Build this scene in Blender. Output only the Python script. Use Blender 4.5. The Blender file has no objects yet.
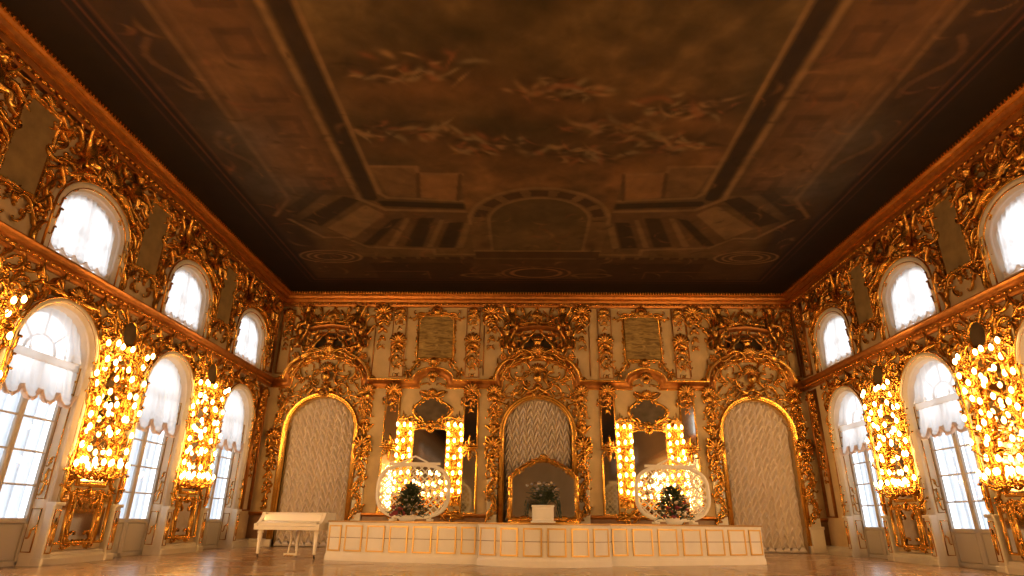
import bpy, math, random
import numpy as np
from mathutils import Matrix, Vector

PI = math.pi
scene = bpy.context.scene
COL = scene.collection

# ------------------------------------------------------------------ hall dimensions (metres)
HW = 8.5            # half width of the hall
D = 18.86           # end wall
Y0 = -25.9         # wall behind the viewer
H = 7.83            # ceiling
SC = 4.94           # top of the string course
WIN0, PITCH = 16.85, 3.49
BAYS = [WIN0 - PITCH * k for k in (0, 1, 2, 3, 8, 9, 10, 11)]
SB = {'left': BAYS, 'right': [c - .32 for c in BAYS]}      # the right wall's windows stand slightly nearer
SP_ = {s: [SB[s][0] - PITCH * (k + .5) for k in range(3)] for s in SB}
ORD = ['first', 'second', 'third', 'fourth']

# ------------------------------------------------------------------ materials
def new_mat(name):
    m = bpy.data.materials.new(name); m.use_nodes = True
    nt = m.node_tree; nt.nodes.clear()
    out = nt.nodes.new('ShaderNodeOutputMaterial')
    return m, nt, out

def principled(name, col, rough=.5, metal=0., noise=0., nscale=6., bump=0., bscale=30., coat=0., sheen=0., col2=None, emit=None):
    m, nt, out = new_mat(name)
    b = nt.nodes.new('ShaderNodeBsdfPrincipled')
    b.inputs['Base Color'].default_value = (*col, 1); b.inputs['Roughness'].default_value = rough
    b.inputs['Metallic'].default_value = metal; b.inputs['Coat Weight'].default_value = coat
    b.inputs['Sheen Weight'].default_value = sheen
    nt.links.new(b.outputs[0], out.inputs[0])
    tc = nt.nodes.new('ShaderNodeTexCoord')
    if noise > 0 or col2:
        n = nt.nodes.new('ShaderNodeTexNoise'); n.inputs['Scale'].default_value = nscale; n.inputs['Detail'].default_value = 5
        r = nt.nodes.new('ShaderNodeMix'); r.data_type = 'RGBA'
        c2 = col2 or tuple(max(0, c * (1 - noise)) for c in col)
        r.inputs[6].default_value = (*col, 1); r.inputs[7].default_value = (*c2, 1)
        ramp = nt.nodes.new('ShaderNodeMapRange'); ramp.inputs[1].default_value = .35; ramp.inputs[2].default_value = .65
        nt.links.new(tc.outputs['Object'], n.inputs['Vector']); nt.links.new(n.outputs[0], ramp.inputs[0])
        nt.links.new(ramp.outputs[0], r.inputs[0]); nt.links.new(r.outputs[2], b.inputs['Base Color'])
    if bump > 0:
        n2 = nt.nodes.new('ShaderNodeTexNoise'); n2.inputs['Scale'].default_value = bscale; n2.inputs['Detail'].default_value = 3
        bp = nt.nodes.new('ShaderNodeBump'); bp.inputs['Strength'].default_value = bump; bp.inputs['Distance'].default_value = .02
        nt.links.new(tc.outputs['Object'], n2.inputs['Vector']); nt.links.new(n2.outputs[0], bp.inputs['Height'])
        nt.links.new(bp.outputs[0], b.inputs['Normal'])
    return m

M = {}
M['gold'] = principled('gilding', (.86, .45, .085), .27, .95, noise=.5, nscale=7, bump=.3, bscale=30)
M['gold_plain'] = principled('gilded moulding', (.88, .47, .09), .27, .95, noise=.25, nscale=5)
M['gold_red'] = principled('red bole gilding', (.44, .175, .04), .36, .85, noise=.3, nscale=9, bump=.35, bscale=30)
M['wall'] = principled('cream painted plaster', (.68, .49, .25), .6, noise=.16, nscale=2.5)
M['stone'] = principled('ivory stone', (.76, .68, .55), .45, noise=.1, nscale=3)
M['ivory'] = principled('ivory lacquer', (.90, .86, .79), .38, noise=.05, nscale=4)
M['dado'] = principled('dark dado panelling', (.26, .13, .06), .35, noise=.4, nscale=4)
M['window_wood'] = principled('painted window joinery', (.56, .50, .42), .5)
M['panel_wood'] = principled('painted door panel', (.50, .45, .37), .5)
M['canvas'] = principled('aged canvas', (.20, .135, .05), .55, col2=(.32, .22, .085), nscale=3)
M['satin'] = principled('ruched satin', (.80, .70, .60), .34, sheen=.3)
M['trellis'] = principled('white lacquered trellis', (.88, .82, .72), .4)
M['piano'] = principled('ivory piano lacquer', (.88, .81, .68), .25, coat=.4)
M['caster'] = principled('dark metal caster', (.03, .025, .02), .4, .6)
M['brass'] = principled('brass', (.8, .55, .2), .25, 1)
M['leaf'] = principled('dark leaf', (.03, .055, .02), .5, noise=.5, nscale=30)
M['leaf2'] = principled('grey leaf', (.08, .10, .06), .5, noise=.4, nscale=30)
M['pink'] = principled('dusky pink petal', (.30, .045, .06), .6, noise=.3, nscale=30)
M['cream_petal'] = principled('cream petal', (.85, .72, .52), .6, noise=.2, nscale=30)
M['mauve'] = principled('pale mauve petal', (.34, .30, .30), .6, noise=.3, nscale=30)
M['gilt_paint'] = principled('gilt paint', (.86, .56, .17), .35, .35)
M['rim'] = principled('gilt brown rim', (.42, .25, .08), .35, .5)
M['mirror'] = principled('old mirror glass', (.62, .56, .48), .06, 1, noise=.15, nscale=2)
M['dark_glass'] = principled('tarnished dark mirror', (.13, .10, .07), .3, .6, noise=.4, nscale=4)

def wall_canvas_mat():
    m, nt, out = new_mat('streaked gilt canvas')
    b = nt.nodes.new('ShaderNodeBsdfPrincipled'); b.inputs['Roughness'].default_value = .5
    b.inputs['Metallic'].default_value = .35
    tc = nt.nodes.new('ShaderNodeTexCoord'); mp = nt.nodes.new('ShaderNodeMapping'); mp.inputs['Scale'].default_value = (2.2, 2, 9)
    n = nt.nodes.new('ShaderNodeTexNoise'); n.inputs['Scale'].default_value = 1.6; n.inputs['Detail'].default_value = 6; n.inputs['Distortion'].default_value = 1
    cr = nt.nodes.new('ShaderNodeValToRGB')
    cr.color_ramp.elements[0].position = .35; cr.color_ramp.elements[0].color = (.19, .115, .035, 1)
    cr.color_ramp.elements[1].position = .68; cr.color_ramp.elements[1].color = (.52, .36, .12, 1)
    L = nt.links.new
    L(tc.outputs['Object'], mp.inputs[0]); L(mp.outputs[0], n.inputs['Vector']); L(n.outputs[0], cr.inputs[0]); L(cr.outputs[0], b.inputs['Base Color']); L(b.outputs[0], out.inputs[0])
    return m
M['gilt_canvas'] = wall_canvas_mat()

def cloth_mat(name, col, trans, clear):
    m, nt, out = new_mat(name)
    d = nt.nodes.new('ShaderNodeBsdfDiffuse'); t = nt.nodes.new('ShaderNodeBsdfTranslucent'); tr = nt.nodes.new('ShaderNodeBsdfTransparent')
    d.inputs[0].default_value = (*col, 1); t.inputs[0].default_value = (*col, 1)
    a = nt.nodes.new('ShaderNodeMixShader'); a.inputs[0].default_value = trans
    b = nt.nodes.new('ShaderNodeMixShader'); b.inputs[0].default_value = clear
    nt.links.new(d.outputs[0], a.inputs[1]); nt.links.new(t.outputs[0], a.inputs[2])
    nt.links.new(a.outputs[0], b.inputs[1]); nt.links.new(tr.outputs[0], b.inputs[2]); nt.links.new(b.outputs[0], out.inputs[0])
    return m
M['blind'] = cloth_mat('white festoon silk', (.95, .93, .90), .70, .03)
M['top_sheer'] = cloth_mat('sheer white voile', (.93, .93, .93), .6, .3)
M['sheer'] = cloth_mat('white gauze', (.70, .76, .81), .52, .16)
M['fringe'] = cloth_mat('peach fringe', (.95, .80, .66), .6, .05)

def glass_mat():
    m, nt, out = new_mat('window glass')
    g = nt.nodes.new('ShaderNodeBsdfGlossy'); g.inputs['Roughness'].default_value = .02
    t = nt.nodes.new('ShaderNodeBsdfTransparent'); t.inputs[0].default_value = (.94, .97, 1, 1)
    a = nt.nodes.new('ShaderNodeMixShader'); a.inputs[0].default_value = .06
    nt.links.new(t.outputs[0], a.inputs[1]); nt.links.new(g.outputs[0], a.inputs[2]); nt.links.new(a.outputs[0], out.inputs[0])
    return m
M['glass'] = glass_mat()

BULB = 80.0
def bulb_mat():
    m, nt, out = new_mat('lit candle bulb')
    e = nt.nodes.new('ShaderNodeEmission'); e.inputs[0].default_value = (1, .53, .155, 1); e.inputs[1].default_value = BULB
    nt.links.new(e.outputs[0], out.inputs[0]); return m
M['bulb'] = bulb_mat()

def floor_mat():
    m, nt, out = new_mat('inlaid parquet')
    b = nt.nodes.new('ShaderNodeBsdfPrincipled'); b.inputs['Roughness'].default_value = .22; b.inputs['Coat Weight'].default_value = .3; b.inputs['Coat Roughness'].default_value = .12
    L = nt.links.new
    tc = nt.nodes.new('ShaderNodeTexCoord')
    mp = nt.nodes.new('ShaderNodeMapping'); mp.inputs['Rotation'].default_value = (0, 0, PI / 4)
    br = nt.nodes.new('ShaderNodeTexBrick'); br.inputs['Scale'].default_value = 1.1; br.inputs['Mortar Size'].default_value = .012
    br.inputs['Color1'].default_value = (.46, .26, .12, 1); br.inputs['Color2'].default_value = (.62, .40, .21, 1); br.inputs['Mortar'].default_value = (.24, .12, .05, 1)
    br.inputs['Brick Width'].default_value = .9; br.inputs['Row Height'].default_value = .45
    n = nt.nodes.new('ShaderNodeTexNoise'); n.inputs['Scale'].default_value = 7; n.inputs['Detail'].default_value = 6
    mx = nt.nodes.new('ShaderNodeMix'); mx.data_type = 'RGBA'; mx.blend_type = 'MULTIPLY'; mx.inputs[0].default_value = .5
    L(tc.outputs['Object'], mp.inputs[0]); L(mp.outputs[0], br.inputs['Vector']); L(tc.outputs['Object'], n.inputs['Vector'])
    L(br.outputs[0], mx.inputs[6]); L(n.outputs[1], mx.inputs[7]); L(mx.outputs[2], b.inputs['Base Color'])
    n2 = nt.nodes.new('ShaderNodeTexNoise'); n2.inputs['Scale'].default_value = 1.3; n2.inputs['Detail'].default_value = 3
    mr = nt.nodes.new('ShaderNodeMapRange'); mr.inputs[3].default_value = .16; mr.inputs[4].default_value = .36
    L(tc.outputs['Object'], n2.inputs['Vector']); L(n2.outputs[0], mr.inputs[0]); L(mr.outputs[0], b.inputs['Roughness'])
    L(b.outputs[0], out.inputs[0]); return m
M['floor'] = floor_mat()

def ceiling_mat():
    m, nt, out = new_mat('painted ceiling canvas')
    b = nt.nodes.new('ShaderNodeBsdfPrincipled'); b.inputs['Roughness'].default_value = .75; b.inputs['Specular IOR Level'].default_value = .15
    a = nt.nodes.new('ShaderNodeVertexColor'); a.layer_name = 'paint'
    n = nt.nodes.new('ShaderNodeTexNoise'); n.inputs['Scale'].default_value = 2.5; n.inputs['Detail'].default_value = 9; n.inputs['Distortion'].default_value = .6
    mr = nt.nodes.new('ShaderNodeMapRange'); mr.inputs[1].default_value = .3; mr.inputs[2].default_value = .7; mr.inputs[3].default_value = .78; mr.inputs[4].default_value = 1.16
    mx = nt.nodes.new('ShaderNodeMix'); mx.data_type = 'RGBA'; mx.blend_type = 'MULTIPLY'; mx.inputs[0].default_value = 1
    tc = nt.nodes.new('ShaderNodeTexCoord')
    L = nt.links.new
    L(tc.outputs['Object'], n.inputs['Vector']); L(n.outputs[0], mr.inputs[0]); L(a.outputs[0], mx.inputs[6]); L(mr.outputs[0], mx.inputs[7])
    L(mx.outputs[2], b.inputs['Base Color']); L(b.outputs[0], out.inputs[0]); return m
M['ceiling'] = ceiling_mat()

# ------------------------------------------------------------------ mesh builder
class MB:
    """collects geometry in wall space: x along the wall, z up, w = distance out of the wall (stored as y = -w)"""
    def __init__(s): s.v = []; s.f = []; s.n = 0
    def add(s, V, F):
        s.v.append(np.asarray(V, float).reshape(-1, 3)); s.f.extend([tuple(i + s.n for i in f) for f in F]); s.n += len(s.v[-1])
    def box(s, x0, x1, w0, w1, z0, z1):
        V = [(x, -w, z) for z in (z0, z1) for (x, w) in ((x0, w1), (x1, w1), (x1, w0), (x0, w0))]
        s.add(V, [(0, 1, 5, 4), (1, 2, 6, 5), (2, 3, 7, 6), (3, 0, 4, 7), (4, 5, 6, 7), (3, 2, 1, 0)])
    def bbox(s, x0, x1, w0, w1, z0, z1, b=.01):
        """box with chamfered front edges"""
        V = []
        for (i, w) in ((0, w0), (0, w1 - b), (b, w1)):
            V += [(x0 + i, -w, z0 + i), (x1 - i, -w, z0 + i), (x1 - i, -w, z1 - i), (x0 + i, -w, z1 - i)]
        F = [(8, 9, 10, 11), (3, 2, 1, 0)]
        for k in (0, 4):
            for j in range(4):
                F.append((k + j, k + (j + 1) % 4, k + 4 + (j + 1) % 4, k + 4 + j))
        s.add(V, F)
    def blob(s, c, r, nu=8, nv=5):
        """ellipsoid, c=(x,w,z), r=(rx,rw,rz)"""
        V = [(c[0], -c[1], c[2] - r[2])]
        for j in range(1, nv):
            p = -PI / 2 + PI * j / nv
            for i in range(nu):
                a = 2 * PI * i / nu
                V.append((c[0] + r[0] * math.cos(p) * math.cos(a), -c[1] + r[1] * math.cos(p) * math.sin(a), c[2] + r[2] * math.sin(p)))
        V.append((c[0], -c[1], c[2] + r[2])); t = len(V) - 1
        F = [(0, 1 + (i + 1) % nu, 1 + i) for i in range(nu)]
        for j in range(nv - 2):
            for i in range(nu):
                a = 1 + j * nu + i; b = 1 + j * nu + (i + 1) % nu
                F.append((a, b, b + nu, a + nu))
        k = 1 + (nv - 2) * nu
        F += [(k + i, k + (i + 1) % nu, t) for i in range(nu)]
        s.add(V, F)
    def tube(s, path, rad, lift=0., n=5, deep=1.):
        """round bar along a path in the wall plane; path Nx2 (x,z) or Nx3 (x,w,z)"""
        P = np.asarray(path, float); N = len(P)
        if P.shape[1] == 2: P = np.column_stack([P[:, 0], np.full(N, 0.) + lift, P[:, 1]])
        rad = np.broadcast_to(np.asarray(rad, float), (N,))
        P3 = np.column_stack([P[:, 0], -P[:, 1], P[:, 2]])
        T = np.gradient(P3, axis=0); T /= np.linalg.norm(T, axis=1)[:, None] + 1e-12
        ref = np.where(np.abs(T[:, 1:2]) > .95, np.array([[1., 0, 0]]), np.array([[0, -1., 0]]))
        Nn = np.cross(T, ref); Nn /= np.linalg.norm(Nn, axis=1)[:, None] + 1e-12
        B = np.cross(Nn, T)
        a = np.arange(n) * 2 * PI / n
        V = P3[:, None, :] + rad[:, None, None] * (np.cos(a)[None, :, None] * Nn[:, None, :] + deep * np.sin(a)[None, :, None] * B[:, None, :])
        F = [(i * n + j, i * n + (j + 1) % n, (i + 1) * n + (j + 1) % n, (i + 1) * n + j) for i in range(N - 1) for j in range(n)]
        F += [tuple(range(n - 1, -1, -1)), tuple((N - 1) * n + j for j in range(n))]
        s.add(V.reshape(-1, 3), F)
    def sweep(s, path, prof, closed=False, caps=True):
        """profile [(offset to the path's left, w)] swept along path [(x,z)]"""
        P = np.asarray(path, float); N = len(P)
        if closed: d0 = P - np.roll(P, 1, 0); d1 = np.roll(P, -1, 0) - P
        else:
            d = np.diff(P, axis=0); d0 = np.vstack([d[:1], d]); d1 = np.vstack([d, d[-1:]])
        n0 = np.column_stack([-d0[:, 1], d0[:, 0]]); n0 /= np.linalg.norm(n0, axis=1)[:, None] + 1e-12
        n1 = np.column_stack([-d1[:, 1], d1[:, 0]]); n1 /= np.linalg.norm(n1, axis=1)[:, None] + 1e-12
        nn = n0 + n1; nn /= np.linalg.norm(nn, axis=1)[:, None] + 1e-12
        nn /= np.maximum(.35, (nn * n0).sum(1))[:, None]
        m = len(prof); V = []
        for i in range(N):
            for (o, w) in prof: V.append((P[i, 0] + nn[i, 0] * o, -w, P[i, 1] + nn[i, 1] * o))
        F = []
        for i in range(N if closed else N - 1):
            k = (i + 1) % N
            for j in range(m - 1): F.append((i * m + j, k * m + j, k * m + j + 1, i * m + j + 1))
        if caps and not closed: F += [tuple(range(m)), tuple((N - 1) * m + j for j in range(m - 1, -1, -1))]
        s.add(V, F)
    def mirror(s):
        V = np.concatenate(s.v); V2 = V.copy(); V2[:, 0] *= -1; F = list(s.f)
        s.add(V2, [tuple(reversed(f)) for f in F])
    def build_pair(s, name, mat, parent):
        o = s.build(name, mat, parent); c = o.copy(); COL.objects.link(c); c.parent = parent; c.scale.x = -1; return o
    def shift(s, dx, dz, dw=0):
        for v in s.v: v[:, 0] += dx; v[:, 2] += dz; v[:, 1] -= dw
        return s
    def build(s, name, mat, parent=None, smooth=True, label=None):
        me = bpy.data.meshes.new(name)
        me.from_pydata(np.concatenate(s.v).tolist(), [], s.f); me.validate(); me.update()
        if smooth: me.polygons.foreach_set('use_smooth', [True] * len(me.polygons))
        me.materials.append(M[mat] if isinstance(mat, str) else mat)
        o = bpy.data.objects.new(name, me); COL.objects.link(o)
        if parent is not None: o.parent = parent
        if label: o['label'] = label
        if smooth is True:
            pass
        return o

def tag(o, label, cat, group=None, kind=None):
    if label: o['label'] = label
    if cat: o['category'] = cat
    if group: o['group'] = group
    if kind: o['kind'] = kind
    return o
def empty(name, loc=(0, 0, 0), rz=0.):
    o = bpy.data.objects.new(name, None); o.empty_display_size = .1; COL.objects.link(o)
    o.location = loc; o.rotation_euler = (0, 0, rz); return o
def thing(name, label, cat, loc=(0, 0, 0), rz=0., group=None): return tag(empty(name, loc, rz), label, cat, group)
def structure(name, loc=(0, 0, 0), rz=0.):
    return tag(empty(name, loc, rz), None, None, kind='structure')
def dup(root, loc, rz, label=None, group=None, name=None, sx=None):
    c = root.copy(); COL.objects.link(c); c.location = loc; c.rotation_euler = (0, 0, rz)
    if name: c.name = name
    if label: c['label'] = label
    if group: c['group'] = group
    if sx: c.scale.x = sx
    for ch in root.children:
        d = ch.copy(); COL.objects.link(d); d.parent = c
        for g in ch.children:
            e = g.copy(); COL.objects.link(e); e.parent = d
    return c
def on_wall(side, u, z=0., w=0.):
    """location and z-rotation of a thing mounted on a wall"""
    if side == 'left': return (-HW + w, u, z), PI / 2
    if side == 'right': return (HW - w, u, z), -PI / 2
    return (u, D - w, z), 0.

# ------------------------------------------------------------------ carving motifs
def curl_path(kind, n=15):
    s = np.linspace(-1, 1, n); a = np.abs(s)
    if kind == 'C': k = 1.0 + 8.5 * a ** 3
    elif kind == 'S': k = np.sign(s) * (.55 + 9 * a ** 3)
    elif kind == 'J': k = .4 + 6.5 * ((s + 1) / 2) ** 3
    else: k = np.full(n, .9)
    th = np.concatenate([[0], np.cumsum((k[1:] + k[:-1]) / 2 * np.diff(s))]); th -= th[n // 2]
    dx = np.cos(th); dz = np.sin(th); ds = s[1] - s[0]
    x = np.concatenate([[0], np.cumsum((dx[1:] + dx[:-1]) / 2 * ds)]); z = np.concatenate([[0], np.cumsum((dz[1:] + dz[:-1]) / 2 * ds)])
    P = np.column_stack([x, z]); P -= (P.max(0) + P.min(0)) / 2
    return P / np.abs(P).max()
CURLS = {k: curl_path(k) for k in 'CSJL'}

def place(P, x, z, size, ang, flip=1):
    c, s_ = math.cos(ang), math.sin(ang)
    Q = P * np.array([1, flip]) * size
    return np.column_stack([x + Q[:, 0] * c - Q[:, 1] * s_, z + Q[:, 0] * s_ + Q[:, 1] * c])

def leaf(mb, x, z, ang, L, W, lift=.02, h=.05, bend=0., lobes=3, n=9):
    """carved acanthus leaf lying on the wall: closed lobed body with a raised rib"""
    s = np.linspace(0, 1, n); th = ang + bend * s
    cx = x + np.concatenate([[0], np.cumsum(np.cos(th[:-1]) * L / (n - 1))]); cz = z + np.concatenate([[0], np.cumsum(np.sin(th[:-1]) * L / (n - 1))])
    wd = W * (np.sin(PI * np.clip(s * .93 + .07, 0, 1)) ** .7) * (.74 + .26 * np.abs(np.sin(PI * lobes * s)))
    lf = lift + h * np.sin(PI * (s * .85 + .1))
    nx, nz = -np.sin(th), np.cos(th)
    V = []
    for i in range(n):
        V += [(cx[i] + nx[i] * wd[i], 0., cz[i] + nz[i] * wd[i]), (cx[i] + nx[i] * wd[i] * .55, -lf[i] * .85, cz[i] + nz[i] * wd[i] * .55), (cx[i], -lf[i] * 1.15, cz[i]),
              (cx[i] - nx[i] * wd[i] * .55, -lf[i] * .85, cz[i] - nz[i] * wd[i] * .55), (cx[i] - nx[i] * wd[i], 0., cz[i] - nz[i] * wd[i])]
    F = [(i * 5 + j, i * 5 + j + 1, i * 5 + 5 + j + 1, i * 5 + 5 + j) for i in range(n - 1) for j in range(4)]
    mb.add(V, [tuple(reversed(f)) for f in F])

def scroll(mb, kind, x, z, size, ang, flip=1, r=.155, lift=.05, leaves=2, rng=random):
    P = place(CURLS[kind], x, z, size, ang, flip); n = len(P); s = np.linspace(0, 1, n)
    rad = size * r * (.5 + .75 * np.sin(PI * s) ** .8)
    mb.tube(P, rad, lift + rad * .6, n=6, deep=1.4)
    mb.blob((P[-1, 0], lift + size * .08, P[-1, 1]), (size * r * 1.15,) * 3, 6, 4)
    if kind != 'J': mb.blob((P[0, 0], lift + size * .08, P[0, 1]), (size * r * 1.15,) * 3, 6, 4)
    for j in range(leaves):
        i = rng.choice(range(3, n - 3)); t = P[i + 1] - P[i - 1]; a = math.atan2(t[1], t[0])
        sg = rng.choice((-1, 1)); leaf(mb, P[i, 0], P[i, 1], a + sg * rng.uniform(.4, .9), size * rng.uniform(.6, 1.0), size * .22, lift * .6, size * .2, -sg * rng.uniform(.3, 1.1))

def rosette(mb, x, z, r, lift=.03, petals=6):
    for i in range(petals):
        a = 2 * PI * i / petals
        mb.blob((x + r * .58 * math.cos(a), lift + r * .15, z + r * .58 * math.sin(a)), (r * .42, r * .3, r * .42), 6, 4)
    mb.blob((x, lift + r * .4, z), (r * .34,) * 3, 7, 5)

def shell(mb, x, z, r, ang=PI / 2, spread=2.3, n=9, lift=.03):
    for i in range(n):
        a = ang - spread / 2 + spread * i / (n - 1); s = np.linspace(.12, 1, 6); k = 1 - .18 * abs(i - (n - 1) / 2) / n * 2
        P = np.column_stack([x + r * s * k * math.cos(a), lift + r * .34 * np.sin(PI * (.15 + .6 * s)), z + r * s * k * math.sin(a)])
        mb.tube(P, r * spread / n * .52 * (.25 + .85 * s), n=5)
        mb.blob((P[-1, 0], P[-1, 1], P[-1, 2]), (r * .13,) * 3, 6, 4)
    for sg in (-1, 1):
        scroll(mb, 'C', x + sg * r * .42 * math.sin(ang) , z - sg * r * .42 * math.cos(ang) - r * .06, r * .36, ang - PI / 2, -1, leaves=0, lift=lift)

def mask(mb, x, z, s, lift=.06):
    """small carved face in a leafy collar"""
    mb.blob((x, lift + s * .25, z), (s * .62, s * .45, s * .8), 9, 7)
    mb.blob((x, lift + s * .68, z - s * .08), (s * .12, s * .2, s * .2), 6, 4)
    for sg in (-1, 1):
        mb.blob((x + sg * s * .26, lift + s * .58, z + s * .18), (s * .13, s * .1, s * .08), 6, 4)
        mb.blob((x + sg * s * .3, lift + s * .5, z - s * .2), (s * .2, s * .15, s * .2), 6, 4)
        for k in range(4): leaf(mb, x + sg * s * .5, z + s * (.5 - .35 * k), PI / 2 - sg * (.5 + .55 * k), s * .9, s * .28, lift * .5, s * .2, -sg * .7)
    mb.blob((x, lift + s * .56, z - s * .4), (s * .2, s * .1, s * .07), 6, 4)
    for k in range(5): leaf(mb, x, z + s * .6, PI / 2 + (k - 2) * .45, s * .9, s * .25, lift * .6, s * .2)

def fill(mb, inside, box, n, smin, smax, seed, lift=.03, dense=.8, kinds='CCSSJLR', tries=30, grad=None):
    """cover a region with interlaced scrolls, leaves and rosettes"""
    rng = random.Random(seed); put = []; smin *= 1.35; smax *= 1.5
    for k in range(n * tries):
        if len(put) >= n: break
        x = rng.uniform(box[0], box[1]); z = rng.uniform(box[2], box[3])
        t = min(1., len(put) / n * 1.3); s = smax + (smin - smax) * t * rng.uniform(.7, 1)
        if not inside(x, z): continue
        if any((x - a) ** 2 + (z - b) ** 2 < (dense * (s + c) * .5) ** 2 * 1.6 for a, b, c in put): continue
        put.append((x, z, s)); q = rng.choice(kinds); ang = rng.uniform(-PI, PI)
        if grad: ang = grad(x, z) + rng.uniform(-.5, .5)
        if q == 'R': rosette(mb, x, z, s * .55, lift, rng.choice((5, 6)))
        elif q == 'L':
            for j in range(3): leaf(mb, x, z, ang + (j - 1) * .8, s * 1.25, s * .3, lift, s * .2, (j - 1) * .6)
        else: scroll(mb, q, x, z, s, ang, rng.choice((-1, 1)), lift=lift, leaves=rng.choice((1, 2, 3)), rng=rng)

def stem(mb, path, r=.022, amp=.03, waves=6, lift=.03):
    P = resample(path, 60); T = np.gradient(P, axis=0); T /= np.linalg.norm(T, axis=1)[:, None]; s_ = np.linspace(0, 1, 60)
    mb.tube(P + np.column_stack([-T[:, 1], T[:, 0]]) * (amp * np.sin(2 * PI * waves * s_))[:, None], r * (.7 + .3 * np.sin(PI * s_)), lift, n=5)
def resample(P, n):
    P = np.asarray(P, float); c = np.concatenate([[0], np.cumsum(np.linalg.norm(np.diff(P, axis=0), axis=1))]); t = np.linspace(0, c[-1], n)
    return np.column_stack([np.interp(t, c, P[:, 0]), np.interp(t, c, P[:, 1])])
def along(mb, path, step, size, lift=.03, seed=1, kinds='SCL', closed=False):
    """ornament running along a line"""
    P = np.asarray(path, float)
    if closed: P = np.vstack([P, P[:1]])
    seg = np.linalg.norm(np.diff(P, axis=0), axis=1); cum = np.concatenate([[0], np.cumsum(seg)]); T = cum[-1]
    size *= 1.25; n = max(2, int(round(T / step))); rng = random.Random(seed)
    for k in range(n + (0 if closed else 1)):
        d = T * k / n; i = min(len(seg) - 1, int(np.searchsorted(cum, d, 'right') - 1)); t = (d - cum[i]) / (seg[i] + 1e-9)
        x, z = P[i] + (P[i + 1] - P[i]) * t; a = math.atan2(*(P[i + 1] - P[i])[::-1]); q = kinds[k % len(kinds)]
        if q == 'R': rosette(mb, x, z, size * .6, lift)
        elif q == 'L':
            for j in (-1, 1): leaf(mb, x, z, a + j * .8, size * 1.3, size * .32, lift, size * .2, -j * .5)
        else: scroll(mb, q, x, z, size, a + rng.uniform(-.25, .25), (-1) ** k, lift=lift, leaves=2, rng=rng)

def drop(mb, x, z0, z1, width, seed=1, lift=.03):
    """hanging vertical carving: bow on top, flowers and leaves tapering down"""
    rng = random.Random(seed); width *= 1.3; L = z1 - z0; n = max(4, int(L / (width * .42)))
    for k in range(n):
        t = k / (n - 1); z = z1 - L * t; wd = width * (1 - .6 * t)
        if k == 0: shell(mb, x, z - wd * .2, wd * .7, n=7, lift=lift)
        elif k % 2: rosette(mb, x + rng.uniform(-.1, .1) * wd, z, wd * .34, lift)
        else: mb.blob((x, lift + wd * .15, z), (wd * .2, wd * .2, wd * .26), 6, 5)
        for sg in (-1, 1):
            leaf(mb, x, z, -PI / 2 + sg * rng.uniform(.7, 1.3), wd * rng.uniform(.6, .85), wd * .2, lift * .6, wd * .16, -sg * .7)
            if k % 3 == 1: scroll(mb, 'C', x + sg * wd * .42, z, wd * .34, sg * PI / 2, -sg, lift=lift, leaves=1, rng=rng)

def arch(hw, spring, rise, n=24, cx=0.):
    t = np.linspace(0, PI, n + 1)
    return np.column_stack([cx - hw * np.cos(t), spring + rise * np.sin(t)])
def arch_open(hw, spring, rise, z0, n=24):
    return np.vstack([[(-hw, z0)], arch(hw, spring, rise, n), [(hw, z0)]])
def rect(x0, x1, z0, z1): return np.array([(x0, z0), (x0, z1), (x1, z1), (x1, z0)], float)
FRAME_PROF = [(0, .0), (0, .05), (.02, .075), (.05, .085), (.075, .06), (.09, .06), (.10, .0)]
def scaled(prof, s, d=1.): return [(o * s, w * d) for o, w in prof]
def polyplate(mb, pts, w0, w1):
    n = len(pts); V = [(x, -w0, z) for x, z in pts] + [(x, -w1, z) for x, z in pts]
    mb.add(V, [tuple(range(n, 2 * n)), tuple(range(n - 1, -1, -1))] + [(i, (i + 1) % n, n + (i + 1) % n, n + i) for i in range(n)])

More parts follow.
